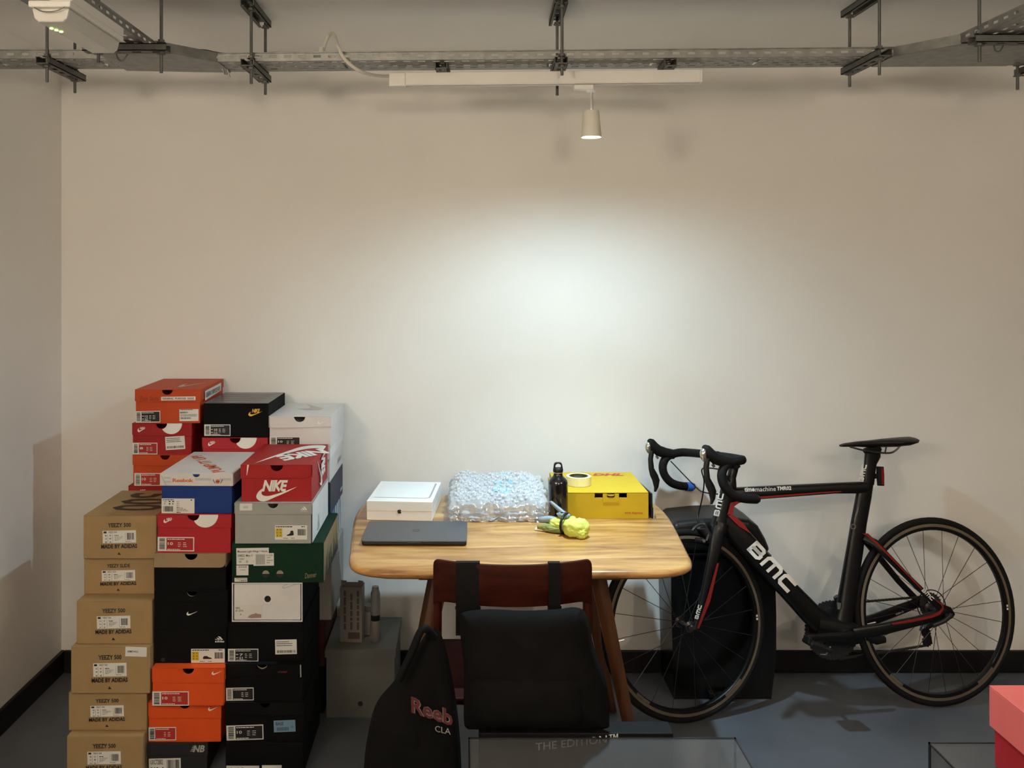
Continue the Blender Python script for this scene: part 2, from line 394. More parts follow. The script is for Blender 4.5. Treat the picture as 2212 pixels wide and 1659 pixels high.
def clip(poly, x0, x1, y0, y1):
    def cut(p, ins, isec):
        out = []
        for i in range(len(p)):
            a, b = p[i - 1], p[i]
            if ins(b):
                if not ins(a): out.append(isec(a, b))
                out.append(b)
            elif ins(a): out.append(isec(a, b))
        return out
    def ix(x): return lambda a, b: (x, a[1] + (b[1] - a[1]) * (x - a[0]) / (b[0] - a[0]))
    def iy(y): return lambda a, b: (a[0] + (b[0] - a[0]) * (y - a[1]) / (b[1] - a[1]), y)
    for ins, isec in ((lambda q: q[0] >= x0, ix(x0)), (lambda q: q[0] <= x1, ix(x1)), (lambda q: q[1] >= y0, iy(y0)), (lambda q: q[1] <= y1, iy(y1))):
        poly = cut(poly, ins, isec)
        if len(poly) < 3: return []
    return poly

class SB:
    """one shoe box, measured on its front face in photograph pixels at depth Y"""
    def __init__(s, label, x0, x1, yt, Y, zb, depth, yaw=0.0, group=None, name='shoe_box', cat='shoe box'):
        s.k = Y / F; s.xc = ((x0 + x1) / 2 - CX) * s.k; s.w = (x1 - x0) * s.k; s.d = depth; s.zb = zb
        s.zt = CH - (yt - HY) * s.k; s.h = s.zt - zb; s.px = (x0, x1, yt)
        s.t = thing(name, label, cat, (s.xc, Y + depth / 2, zb), yaw, group)
        s.fo = 0.0      # how far prints stand off the front of the body
    def q(s, px, py): return ((px - CX) * s.k - s.xc, CH - (py - HY) * s.k - s.zb)
    def ff(s, lay=1, extra=0.0): return lambda u, v: (u, -s.d / 2 - .0005 * lay - extra, v)
    # ---- bodies
    def closed(s, m, lid=True):
        w, d, h = s.w / 2, s.d / 2, s.h
        MB().box(-w, w, -d, d, 0, h - .0022 if lid else h - .0004).build('box_body', m, s.t, bevel=.0025)
        if lid: MB().box(-w + .001, w - .001, -d - .0006, d, h - .0022, h - .0004).build('box_lid', m, s.t, bevel=.001)
    def panels(s, m, top, notch=None):
        """open carton of five panels; notch = (u, radius) half-moon in the front panel"""
        w, d, t = s.w / 2, s.d / 2, .0022
        poly = [(-w, 0), (w, 0), (w, top)]
        if notch:
            u, r = notch; poly += arc(u, top, r * .94, 0, -180)
        poly += [(-w, top)]
        b = MB().prism(poly, lambda u, v, q: (u, q, v), -d, -d + t)
        b.box(-w, w, d - t, d, 0, top); b.box(-w, -w + t, -d + t, d - t, 0, top); b.box(w - t, w, -d + t, d - t, 0, top); b.box(-w + t, w - t, -d + t, d - t, 0, t)
        return b.build('box_body', m, s.t)
    def flap(s, m, ml, ylid, corner='l', rpx=8, notch=None, over=2.0, sag=0.0):
        """hinged lid with a front flap down to pixel row ylid; corner = which lower corner is rounded; notch = (px, radius px)"""
        w, d, h, k = s.w / 2, s.d / 2, s.h, s.k; o = over * k
        n = ((notch[0] - CX) * k - s.xc, notch[1] * k) if notch else None
        top = h - .0026
        s.panels(m, top, n)
        zl = s.q(0, ylid)[1]; r = rpx * k
        poly = []
        x0, x1 = -w - o, w + o
        if corner == 'l': x0 = -w + .0
        if corner == 'r': x1 = w - .0
        poly += ([(x0, zl + r)] + arc(x0 + r, zl + r, r, 180, 270, 8) if corner in 'lb' else [(x0, zl)])
        poly += (arc(x1 - r, zl + r, r, 270, 360, 8) if corner in 'rb' else [(x1, zl - sag)])
        poly += [(x1, h)]
        if n: poly += arc(n[0], h, n[1], 0, -180)
        poly += [(x0, h)]
        b = MB().prism(poly, lambda u, v, q: (u, q, v), -d - .0030, -d - .0010)
        s.fo = .0030
        # top panel with the half-moon left open at its front edge, and the two side skirts
        tp = [(-w - o, d), (-w - o, -d - .003)]
        tp += [(w + o, -d - .003), (w + o, d)]
        b.prism(tp, lambda u, v, q: (u, v, q), h - .0022, h - .0002)
        for sg in (-1, 1):
            X0, X1 = sorted((sg * (w + o), sg * (w + o - .002)))
            b.prism([(-d - .001, zl + .002), (d, zl + .012), (d, h - .0022), (-d - .001, h - .0022)], lambda u, v, q: (q, u, v), X0, X1)
        return b.build('box_lid', ml, s.t, bevel=.0007)
    def skirt(s, m, ml, ylid, notch=None, over=3.0):
        """lift-off lid with four skirts"""
        w, d, h, k = s.w / 2, s.d / 2, s.h, s.k; o = over * k
        MB().box(-w, w, -d, d, 0, h - .003).build('box_body', m, s.t, bevel=.002)
        zl = s.q(0, ylid)[1]
        poly = [(-w - o, zl), (w + o, zl), (w + o, h)]
        if notch:
            n = ((notch[0] - CX) * k - s.xc, notch[1] * k); poly += arc(n[0], h, n[1], 0, -180)
        poly += [(-w - o, h)]
        b = MB().prism(poly, lambda u, v, q: (u, q, v), -d - .0045, -d - .0015)
        b.box(-w - o, w + o, d + .001, d + .003, zl, h); b.box(-w - o, -w - o + .002, -d, d, zl, h); b.box(w + o - .002, w + o, -d, d, zl, h)
        b.box(-w - o, w + o, -d - .0045, d + .003, h - .0022, h - .0002)
        s.fo = .0045
        return b.build('box_lid', ml, s.t, bevel=.0008)
    # ---- prints
    def polys(s, name, polys, m, lay=1, on_lid=False, parent=None, thick=0.0):
        b = MB(); fn = s.ff(lay, s.fo if on_lid else 0)
        for p in polys: b.flat([s.q(*c) for c in p], fn)
        return b.build(name, m, parent or s.t)
    def disc(s, name, px, py, r, m, lay=1, on_lid=False, ry=None):
        return s.polys(name, [arc(px, py, r, 0, 345, 23, ry)], m, lay, on_lid)
    def text(s, txt, rect, m, lay=1, on_lid=False, shear=0.0, bold=0.0, name='lettering', parent=None, rot=0.0, space=1.0):
        vs, fs = glyphs(txt, shear, bold, space); x0, y0, x1, y1 = rect; fn = s.ff(lay, s.fo if on_lid else 0)
        cx, cy = (x0 + x1) / 2, (y0 + y1) / 2; c, sn = math.cos(R(rot)), math.sin(R(rot)); out = []
        for a, b in vs:
            px, py = x0 + a * (x1 - x0) - cx, y1 - b * (y1 - y0) - cy
            out.append(fn(*s.q(cx + px * c + py * sn, cy - px * sn + py * c)))
        return MB().add(out, fs).build(name, m, parent or s.t)
    def mark(s, shape, rect, m, lay=1, on_lid=False, name='logo', parent=None):
        x0, y0, x1, y1 = rect
        return s.polys(name, [[(x0 + a * (x1 - x0), y1 - b * (y1 - y0)) for a, b in p] for p in shape], m, lay, on_lid, parent)
    def top(s, name, polys, m, lay=1):
        b = MB()
        for p in polys: b.flat(p, lambda u, v: (u, v, s.h + .0004 * lay))
        return b.build(name, m, s.t)
    def plane_text(s, name, txt, org, rd, up, L, H, m, fn, shear=0.0, bold=0.0):
        vs, fs = glyphs(txt, shear, bold)
        return MB().add([fn(org[0] + rd[0] * a * L + up[0] * b * H, org[1] + rd[1] * a * L + up[1] * b * H) for a, b in vs], fs).build(name, m, s.t)
    def side(s, name, polys, m, lay=1, off=.0):
        b = MB()
        for p in polys: b.flat(p, lambda u, v: (s.w / 2 + .0006 * lay + off, -s.d / 2 + u, v))
        return b.build(name, m, s.t)
    def label(s, x0, y0, x1, y1, style='white', rot=0.0, panel=None, lines=(), on_lid=False, seed=1, num=None):
        rnd = random.Random(seed); cx, cy = (x0 + x1) / 2, (y0 + y1) / 2; c, sn = math.cos(R(rot)), math.sin(R(rot)); ex = s.fo if on_lid else 0
        def w(a, b):
            px, py = (a - .5) * (x1 - x0), (b - .5) * (y1 - y0)
            return s.q(cx + px * c + py * sn, cy - px * sn + py * c)
        def rc(a0, b0, a1, b1): return [w(a0, b0), w(a1, b0), w(a1, b1), w(a0, b1)]
        f = lambda lay: (lambda u, v: (u, -s.d / 2 - ex - .0004 * lay, v))
        plate = MB().prism(rc(0, 0, 1, 1), lambda u, v, q: (u, q, v), -s.d / 2 - ex - .0008, -s.d / 2 - ex + .0002).build('label', M_paper, s.t)
        dark = MB(); light = MB()
        def words(mb, a0, a1, b, th, lay):
            a = a0
            while a < a1 - .01:
                l = min(rnd.uniform(.03, .09), a1 - a); mb.flat(rc(a, b, a + l, b + th), f(lay)); a += l + .012
        def txt(mb, t, a0, b0, a1, b1, lay, bold=.012, shear=0):
            vs, fs = glyphs(t, shear, bold); fn = f(lay)
            mb.add([fn(*w(a0 + (a1 - a0) * u, b1 - (b1 - b0) * v)) for u, v in vs], fs)
        def vbars(a0, a1, b0, b1, n=16):
            p = (a1 - a0) / n
            for i in range(n): dark.flat(rc(a0 + i * p, b0, a0 + i * p + p * rnd.uniform(.25, .8), b1), f(3))
        if style == 'panel':      # white frame, coloured panel, barcode strip at the left
            MB().flat(rc(.245, .06, .975, .93), f(3)).build('label_panel', panel, plate)
            n = 13; b = .1
            for i in range(n):
                t = rnd.uniform(.025, .05)
                dark.flat(rc(.05, b, .2, b + t), f(3)); b += .062
            ln = light if panel is not M_paper else dark
            words(ln, .27, .75, .12, .055, 4)
            if num: 
                for i, nm in enumerate(num): txt(ln, nm, .38 if len(num) > 1 else .28, .36 + .26 * i, .50 if len(num) > 1 else .42, .56 + .26 * i, 4)
                if len(num) > 1:
                    for i in range(len(num)): words(ln, .27, .34, .40 + .26 * i, .06, 4)
            for r in range(3):
                words(ln, .56, .64, .38 + .13 * r, .04, 4); words(ln, .70, .80, .38 + .13 * r, .04, 4)
            words(ln, .27, .62, .84, .05, 4)
        elif style == 'yeezy':
            dark.flat(rc(.03, .05, .12, .2), f(3)); txt(dark, lines[0], .17, .06, .43, .19, 3)
            for i, r in enumerate((.33, .57, .85)):
                for a in (.07, .2): txt(dark, str(rnd.choice(['7', '8', '40', '26', '10', '44'])), a, r, a + .055, r + .12, 3)
            for a in (.15, .30): dark.flat(rc(a, .28, a + .006, .95), f(3))
            words(dark, .36, .48, .36, .06, 3)
            for i in range(4): words(dark, .36, .62 - .05 * i, .5 + .09 * i, .025, 3)
            dark.flat(rc(.68, .2, .685, .85), f(3)); vbars(.73, .94, .2, .75); words(dark, .68, .85, .87, .03, 3)
        elif style == 'adidas':
            MB().flat(rc(.02, .2, .23, .82), f(3)).build('label_panel', M_yellow, plate)
            words(dark, .03, .55, .05, .07, 3); words(dark, .82, .93, .05, .06, 3)
            for i in range(3):
                for a in (.05, .15): txt(dark, rnd.choice(['10', '9', '44', '28']), a, .25 + .2 * i, a + .05, .36 + .2 * i, 4)
            sh = lines
            dark.flat([w(a, b) for a, b in sh], f(3)); vbars(.70, .96, .25, .7, 18); words(dark, .26, .4, .88, .04, 3); words(dark, .5, .62, .88, .04, 3)
        elif style == 'reebok':
            words(dark, .04, .38, .06, .05, 3); txt(dark, '10', .08, .17, .15, .27, 3); txt(dark, '9', .07, .32, .12, .4, 3)
            for r in range(4): words(dark, .46, .54, .2 + .12 * r, .03, 3)
            for a in (.22, .33):
                for r in (.16, .32): words(dark, a, a + .05, r, .08, 3)
            vbars(.06, .36, .52, .88, 14)
            for r in range(3): words(dark, .46, .66 + .08 * r, .62 + .09 * r, .03, 3)
            words(dark, .46, .58, .9, .05, 3); dark.flat(rc(.89, .06, .93, .14), f(3))
        elif style == 'text':
            for r, (tx, a0, b0, a1, b1) in enumerate(lines): txt(dark, tx, a0, b0, a1, b1, 3)
            if panel is not None: pass
        elif style == 'parcel':
            for r in range(3): words(dark, .06, .6 + .3 * rnd.random(), .12 + .13 * r, .045, 3)
            vbars(.08, .94, .72, .9, 30)
        elif style == 'barcode2':
            words(dark, .05, .7, .02, .05, 3); vbars(.05, .46, .2, .34, 16)
            for r in range(2): words(dark, .05, .92, .44 + .11 * r, .04, 3)
            vbars(.05, .62, .68, .82, 20)
        elif style == 'code':
            txt(dark, lines[0], .05, .06, .44, .42, 3)
            for a in (.06, .16, .24, .42): words(dark, a, a + .05, .62, .3, 3)
            vbars(.56, .97, .1, .8, 16)
        if dark.v: dark.build('label_print', M_ink, plate)
        if light.v: light.build('label_lettering', M_whiteink, plate)
        return plate
    def red_circle(s, px, py, r, ntch):
        """white printed disc on a lid flap, bitten by the thumb notch"""
        a = [(x, y) for x, y in arc(px, py, r, 0, 180, 20)]
        pts = [(x, 2 * py - y) for x, y in a]                 # lower half in image rows (y down)
        bite = [p for p in arc(ntch[0], py, ntch[1] + .6, 0, 90, 8)]
        bite = [(x, y) for x, y in bite]
        pts = [(px + r * math.cos(R(t)), py + r * math.sin(R(t))) for t in range(0, 181, 9)]
        nx, nr = ntch
        pts = [p for p in pts if (p[0] - nx) ** 2 + (p[1] - py) ** 2 > (nr + .6) ** 2]
        bt = [(nx + (nr + .6) * math.cos(R(t)), py + (nr + .6) * math.sin(R(t))) for t in range(90, -1, -9)]
        bt = [p for p in bt if (p[0] - px) ** 2 + (p[1] - py) ** 2 < r * r]
        s.polys('lid_disc', [[(x, max(y, py + .3)) for x, y in pts + bt]], M_whiteink, 1, True)

SHOE_LOW = [(.35, .62), (.40, .50), (.43, .52), (.47, .50), (.53, .60), (.60, .64), (.62, .70), (.58, .73), (.36, .72)]
SHOE_HI = [(.36, .68), (.42, .62), (.47, .55), (.49, .38), (.53, .36), (.57, .38), (.585, .68), (.50, .72), (.38, .73)]
SHOE_PINK = [(.47, .90), (.52, .78), (.62, .66), (.72, .62), (.76, .56), (.83, .64), (.95, .66), (.96, .92), (.60, .95)]
YF, YR = 2.97, 3.33          # front faces of the front and of the rear rows
G_y, G_m, G_c, G_r = 'brown shoe boxes in the left stack', 'shoe boxes in the middle stack', 'shoe boxes in the stack beside the table', 'shoe boxes in the rear row'
# ---- left stack of brown boxes, floor upward
kr = card('kraft', .75)
def yz(label, x0, x1, yt, Y, zb, title='YEEZY 500', seed=1, tilt=1.2, yaw=0.0):
    b = SB(label, x0, x1, yt, Y, zb, .325 if Y > 2.99 else .335, yaw, G_y); b.closed(kr)
    yb = HY + (CH - zb) * F / Y; H = yb - yt; c = (x0 + x1) / 2 - 1
    b.text(title, (c - 25, yt + H * .175, c + 25, yt + H * .275), M_ink, bold=.028, rot=tilt)
    b.label(c - 36, yt + H * .35, c + 36, yt + H * .635, 'yeezy', tilt, lines=[title], seed=seed)
    b.text('MADE BY ADIDAS', (c - 39, yt + H * .66, c + 39, yt + H * .755), M_ink, bold=.028, rot=tilt, lay=4)
    b.polys('logo', [[(c - 4, yt + H * .905), (c - 1.2, yt + H * .845), (c + 3.8, yt + H * .905)]], M_ink)
    return b
z = 0.0
a6 = yz('brown shoe box standing on the floor, bottom of the left stack', 144, 308, 1590, 2.895, 0.0, seed=3); z = a6.zt
a5 = yz('brown shoe box second from the floor in the left stack', 148, 317, 1495, 2.93, z, seed=4); z = a5.zt
a4 = yz('brown shoe box with an extra white sticker in its corner', 153, 324, 1397, 2.92, z, seed=5); z = a4.zt
a4.label(271, 1397.5, 317, 1418, 'text', -1.5, lines=[('SOMETHING', .1, .38, .6, .58)])
a3 = yz('brown shoe box in the left stack jutting out below the set-back one', 165, 328, 1298, 2.94, z, seed=6); z = a3.zt
a2 = yz('low brown slide box set back in the left stack', 181, 333, 1204, 3.00, z, 'YEEZY SLIDE', seed=7); z = a2.zt
a1 = yz('brown shoe box with big numerals on its lid, top of the left stack', 180, 338, 1113, 2.985, z, seed=8)
vs, fs = glyphs('500', 0, .02)
yc = 2.985 + .335 / 2
MB().add([(-.062 + b_ * .172, (3.277 - a_ * .235) - yc, a1.h + .0005) for a_, b_ in vs], fs).build('lid_numerals', mat('brown_ink', (.035, .022, .014), rough=.7), a1.t)

# ---- middle stack
blk, org, red = card('black', .42), card('orange'), card('red')
dorg = card('deeporange')
b = SB('dark grey shoe box with a slanted monogram at the foot of the middle stack', 319, 446, 1604, 2.935, 0.0, .33, R(.8), G_m)
b.skirt(card('greyblack'), card('greyblack'), 1631, over=1.5)
for i, yy in enumerate((1609.5, 1613, 1616.5, 1620)):
    b.polys('logo_bar', [[(414 - i * 1.6 + 3, yy), (424 - i, yy), (423.4 - i, yy + 1.8), (411.5 - i * 1.6 + 3, yy + 1.8)]], M_greyink, on_lid=True)
b.text('NB', (416, 1608.5, 441, 1623.5), M_greyink, on_lid=True, shear=.25, bold=.03, name='logo')
b.label(320.5, 1638, 389, 1668, 'code', .8, lines=['UXC72BB2'], seed=4); z = b.zt
b = SB('bright orange shoe box with a patched label, lower of two', 321, 476, 1517, 2.94, z, .33, R(.5), G_m)
b.flap(dorg, dorg, 1551, 'l', 10, (398, 13), over=1.5)
b.mark([SWOOSH], (449, 1525, 471, 1535), M_whiteink, on_lid=True)
M_panred = mat('label_red', (.40, .022, .012), rough=.55)
b.label(320.5, 1570.5, 379.5, 1599, 'panel', .6, M_panred, seed=9)
b.label(322, 1574, 351, 1598, 'text', .6, lines=[('CP', .08, .28, .34, .52), ('BARCODE', .45, .25, .95, .5), ('10 UK 44', .05, .78, .5, .9)]); z = b.zt
b = SB('bright orange shoe box with a red bordered label, upper of two', 330, 482.5, 1442, 2.918, z, .33, 0, G_m)
b.flap(dorg, dorg, 1474.5, 'l', 10, (407, 13), over=1.5)
b.mark([SWOOSH], (458, 1448, 480, 1457), M_whiteink, on_lid=True)
b.label(329, 1493.5, 408, 1524, 'panel', .2, M_panred, seed=10, num=['10']); z = b.zt
b = SB('black shoe box with three stripe logo and a yellow marked label', 333, 488, 1358, 2.95, z, .33, 0, G_m)
b.closed(blk)
b.mark(STRIPES, (466, 1374, 482, 1382), M_whiteink); b.text('adidas', (464.5, 1383, 484.5, 1387.5), M_whiteink, bold=.02)
b.label(413, 1401.5, 485.5, 1431.5, 'adidas', .3, lines=SHOE_LOW, seed=11)
b.disc('faint_emblem', 352, 1425, 4.5, mat('faint_ink', (.02, .02, .02), rough=.3)); z = b.zt
b = SB('black shoe box with a small white tick under its thumb notch', 333, 489, 1276, 2.95, z, .33, R(.6), G_m)
b.flap(blk, blk, 1300, 'l', 8, (413, 12), over=0.5)
MB().prism([b.q(*p) for p in arc(413, 1279, 11, 10, 170, 10)] + [b.q(*p) for p in arc(413, 1277, 11.5, 170, 10, 10)], lambda u, v, w: (u, w, v), -b.d / 2 + .004, -b.d / 2 + .006).build('notch_liner', M_inside, b.t)
b.mark([SWOOSH], (402, 1320, 426, 1329.5), M_whiteink); z = b.zt
b = SB('black shoe box with a plain brown lid', 335, 489, 1195, 2.96, z, .33, R(-.6), G_m)
b.flap(blk, card('kraft2', .75), 1225.5, 'r', 12, (414.5, 14), over=.8); z = b.zt
b = SB('red shoe box with a white half disc under the blue box', 341, 498, 1111, 2.965, z, .33, 0, G_m)
b.flap(card('crimson'), card('crimson'), 1139.5, 'l', 9, (418, 13), over=2); b.red_circle(444, 1111, 28, (418, 13))
b.text('NIKE', (360, 1118, 372, 1124), M_whiteink, on_lid=True, shear=.3, bold=.03, name='logo'); b.mark([SWOOSH], (354, 1119, 375, 1129), M_whiteink, on_lid=True, lay=2)
b.label(340.5, 1160, 419.5, 1190.5, 'panel', -.5, mat('label_deep_red', (.34, .012, .012), rough=.55), seed=12, num=['10']); z = b.zt
b = SB('blue shoe box with a pale striped lid and orange lettering', 351, 504, 1022.5, 2.975, z, .345, R(-1.2), G_m)
b.skirt(card('blue'), card('offwhite'), 1049, (427, 8), over=2.8)
b.text('Reebok', (376, 1033, 421.5, 1041), M_orink, on_lid=True, bold=.03, space=.9)
gm = mat('pale_grey_ink', (.50, .51, .51), rough=.5)
b.polys('lid_stripe', [[(356, 1030), (372, 1030), (372, 1033.5), (358, 1033.5)], [(425, 1032), (460, 1032), (460, 1037), (425, 1037)], [(478, 1032), (503, 1032), (503, 1037), (478, 1037)], [(356, 1038.5), (372, 1038.5), (374, 1042), (358, 1042)]], gm, on_lid=True)
b.polys('lid_wedge', [[(350, 1027), (353, 1027), (364, 1048.5), (361, 1048.5)]], gm, on_lid=True)
b.disc('lid_ball', 474, 1039, 4.6, M_orink, 2, True); b.polys('ball_seam', [[(469.5, 1038.4), (478.5, 1038.4), (478.5, 1039.5), (469.5, 1039.5)]], M_ink, 3, True)
b.polys('ball_wings', [[(463, 1034.5), (464.5, 1034.5), (469, 1043), (467.5, 1043)], [(484, 1034.5), (485.5, 1034.5), (481, 1043), (479.5, 1043)]], M_ink, 2, True)
b.label(351, 1077, 422.5, 1109, 'reebok', 0, seed=13)
rx, ry = .154 / .296 * -1, .253 / .296
b.plane_text('lid_lettering', 'PUMP IT UP!', (-.767 - b.xc, 3.005 - (2.975 + .345 / 2)), (rx, ry), (-ry, rx), .30, .040, M_orink, lambda u, v: (u, v, b.h + .0005), 0, .02)

# ---- stack beside the table
b = SB('black shoe box with two pale labels at the foot of the stack', 487, 655, 1604, 2.92, 0.0, .34, 0, G_c); b.closed(blk)
b.label(489, 1654, 560, 1685, 'text', 0, lines=[('10   1 7   ........', .06, .12, .95, .34)]); b.label(566, 1653, 608.5, 1682, 'text', 0, lines=[('COURIER', .2, .2, .7, .4)]); z = b.zt
b = SB('black shoe box with a blue store sticker', 487, 655, 1517, 2.93, z, .34, R(.5), G_c)
b.flap(blk, blk, 1545, 'l', 8, (572, 11), over=.5)
b.label(488.5, 1566, 568, 1598, 'panel', 1.6, M_ink, seed=15, num=['10'])
st = b.label(590.5, 1556, 637, 1581, 'text', 2.0, lines=[('BASE', .1, .12, .46, .42), ('IIIIIIIIIII', .14, .58, .68, .88), ('27', .8, .5, .9, .68)])
st.data.materials[0] = mat('blue_sticker', (.16, .29, .42), rough=.55); z = b.zt
b = SB('black shoe box with a red lettered lid and empty black label', 487, 653, 1434, 2.94, z, .34, 0, G_c)
b.flap(blk, blk, 1463, 'l', 8, (566, 12), over=.5)
MB().prism([b.q(*p) for p in arc(566, 1434.5, 12, 20, 160, 10)] + [b.q(*p) for p in arc(566, 1431.5, 12.5, 160, 20, 10)], lambda u, v, w: (u, w, v), -b.d / 2 + .004, -b.d / 2 + .006).build('notch_liner', M_inside, b.t)
b.text('crater', (601, 1448, 622, 1452.5), mat('dim_red_ink', (.20, .02, .03), rough=.6), on_lid=True, shear=.25, bold=.01)
b.polys('lid_glint', [[(648.5, 1435), (650.5, 1435), (651.5, 1461), (649, 1462.5)]], M_greyink, on_lid=True)  # highlight on the lid's right edge, painted as a silver strip
b.label(488.5, 1485.5, 548, 1513, 'panel', 1.0, M_ink, seed=16); z = b.zt
b = SB('black shoe box with a crumpled white parcel sticker', 491, 655, 1345, 2.96, z, .34, 0, G_c)
b.closed(blk)
b.label(492.5, 1401.5, 558, 1429, 'panel', .2, M_ink, seed=17, num=['7', '8.5']); b.label(594.5, 1381.5, 641, 1413, 'parcel', 1.4, seed=18); z = b.zt
b = SB('white drawer shoe box with a round black finger hole', 502, 653, 1258, 2.97, z, .34, 0, G_c)
w, d, h, k = b.w / 2, b.d / 2, b.h, b.k
bb = MB().box(-w, w, -d, d, 0, .0016); bb.box(-w, w, -d, d, h - .002, h - .0004); bb.box(-w, -w + .0016, -d, d, .0016, h - .002); bb.box(w - .0016, w, -d, d, .0016, h - .002); bb.build('box_sleeve', card('black'), b.t)
cx_, cz_ = b.q(578, 1294)
MB().box(-w + .0045, w - .006, -d + .002, d - .01, .0040, h - .005).build('box_drawer', card('white'), b.t, bevel=.002)
def frame_ring(x0, x1, z0, z1, th, y0, y1):
    return MB().box(x0, x1, y0, y1, z0, z0 + th).box(x0, x1, y0, y1, z1 - th, z1).box(x0, x0 + th, y0, y1, z0 + th, z1 - th).box(x1 - th, x1, y0, y1, z0 + th, z1 - th)
frame_ring(-w - .001, w + .001, -.0, h, .0036, -d - .003, -d + .001).build('sleeve_rim', card('white'), b.t)
MB().lathe([(.0105, 0), (.0148, 0), (.0148, .002), (.0105, .002)], 28, (cx_, -d + .0008, cz_), axis='y', cap=False).build('hole_ring', M_whiteink, b.t)
MB().lathe([(.0001, .0), (.0107, 0.0)], 28, (cx_, -d + .0012, cz_), axis='y', cap=False).build('finger_hole', M_ink, b.t)
pl = b.label(506, 1308, 567, 1337, 'text', .3, lines=[('NIKE', .05, .12, .2, .26), ('BY ZIYA', .05, .32, .32, .46), ('4', .2, .60, .24, .72)])
pl.location.y += .002
fnn = lambda a, c_: (b.q(506 + 61 * a, 1308 + 29 * c_))
o = MB().flat([fnn(*p) for p in SHOE_PINK], lambda u, v: (u, -d - .0014, v)).build('shoe_picture', mat('dusty_pink_ink', (.34, .22, .20), rough=.6), pl)
sk = [(620, 1262.5), (614, 1265), (610, 1268.5), (613, 1271), (622, 1268), (641, 1261.5)]
MB().tube(catmull([(*b.q(x, y), 0) for x, y in sk], 5), .0006, 5).xf(Matrix(((1, 0, 0, 0), (0, 0, 1, -d + .0012), (0, 1, 0, 0), (0, 0, 0, 1)))).build('pen_tick', M_greyink, b.t)
z = b.zt
b = SB('dark green boot box with white labels and brown printed side', 500, 698, 1172, 2.965, z, .36, R(.4), G_c)
b.closed(card('green', .5))
b.side('side_panel', [[(.002, .002), (.356, .002), (.356, b.h - .003), (.002, b.h - .003)]], card('kraft', .75))
rnd = random.Random(3); trees = []
for i in range(15):
    u = .03 + i * .0215 + rnd.uniform(-.006, .006); hh = rnd.uniform(.03, .085); wv = rnd.uniform(.008, .014)
    for j in range(4):
        z0 = .006 + hh * j / 4.6; trees.append([(u - wv * (1 - j * .2), z0), (u + wv * (1 - j * .2), z0), (u, z0 + hh * .42)])
b.side('tree_print', trees, M_ink, 2)
b.label(510, 1183.5, 580, 1219, 'text', .8, lines=[('Mountain Light Wings + Horns', .04, .14, .96, .30), ('30822', .04, .38, .26, .52), ('Men 11', .3, .38, .5, .52), ('WIDE', .08, .62, .24, .70), ('10      D      EE', .08, .76, .6, .88)])
l2 = b.label(547, 1194.5, 591, 1221.5, 'text', .5, lines=[('||||||||||||', .12, .08, .56, .9), ('D SIZE', .64, .1, .95, .22), ('J LIGHT', .64, .3, .84, .42), ('THE BROWN', .64, .52, .95, .62), ('HORNS', .64, .7, .8, .8)])
l2.location.y -= .0014
b.label(510, 1221, 536, 1242.5, 'text', .5, lines=[('|||||||', .2, .08, .85, .24), ('1234567', .3, .4, .8, .5)])
b.label(506, 1248, 533.5, 1256.5, 'text', .3, lines=[('PRICE TAG', .15, .12, .95, .32), ('1 490.00', .4, .5, .95, .9)])
for px in (573.5, 604):
    b.disc('vent_hole', px, 1239.5, 8.2, M_ink, 1); b.polys('vent_card', [[(x, y) for x, y in arc(px, 1239.3, 7.4, 180, 360, 14)]], M_inside, 2)
b.text('Danner', (657, 1237, 683, 1248), mat('gold_foil', (.28, .22, .10), rough=.4), shear=.4, bold=.0, rot=8); zg = z = b.zt
b = SB('grey shoe box with rounded flap lid and a boot pictured on its label', 508, 672, 1086, 2.955, z, .345, 0, G_c)
gy = card('grey'); b.flap(gy, gy, 1111, 'l', 9, (590, 11.5), over=1.5)
b.label(518.5, 1087, 545, 1102, 'text', 0, lines=[('NOTICE', .3, .36, .7, .46), ('SMARKET', .3, .55, .7, .65)], on_lid=True)
b.mark(STRIPES, (651, 1093, 664, 1101), M_whiteink, on_lid=True); b.text('adidas', (648, 1101.5, 666, 1105), mat('pale_ink', (.45, .45, .43), rough=.6), on_lid=True, bold=.02)
b.label(594, 1135, 663.5, 1165.5, 'adidas', 0, lines=SHOE_HI, seed=21)
whs = card('white'); b.side('side_panel', [[(.0, .002), (.343, .002), (.343, b.h - .004), (.0, b.h - .004)]], whs, 1, .0012 + 1.5 * b.k)
b.side('side_stripes', [[(.10 + .38 * a_ * .13, .012 + .055 * c_) for a_, c_ in p] for p in STRIPES], gm, 2, .0012 + 1.5 * b.k); z = b.zt
b = SB('red shoe box with a large white tick and lettering on front and lid', 522, 673, 1003.5, 2.97, z, .345, 0, G_c)
br = card('brand_red'); b.flap(br, br, 1033, 'r', 15, (598, 14), over=2.0)
b.text('NIKE', (566, 1037, 622, 1061.5), M_whiteink, shear=.28, bold=.045, name='logo', space=.84); b.mark([SWOOSH], (554, 1051, 642, 1083), M_whiteink, lay=2)
rd = (-.7071, -.7071); upv = (.7071, -.7071)
c0 = (-.50 - b.xc, 3.215 - (2.97 + .1725))
def topmap(a_, c_, L, H, o): return (c0[0] + rd[0] * (a_ * L + o[0]) + upv[0] * (c_ * H + o[1]), c0[1] + rd[1] * (a_ * L + o[0]) + upv[1] * (c_ * H + o[1]))
vs, fs = glyphs('NIKE', .28, .05, .84)
MB().add([(*topmap(a_, c_, .205, .088, (-.012, -.012)), b.h + .0008) for a_, c_ in vs], fs).build('lid_lettering', M_whiteink, b.t)
sw = clip([topmap(a_, c_, .34, .125, (-.055, -.085)) for a_, c_ in SWOOSH], -b.w / 2 - .002, b.w / 2 + .002, -b.d / 2 - .003, b.d / 2)
b.top('lid_tick', [sw], M_whiteink)
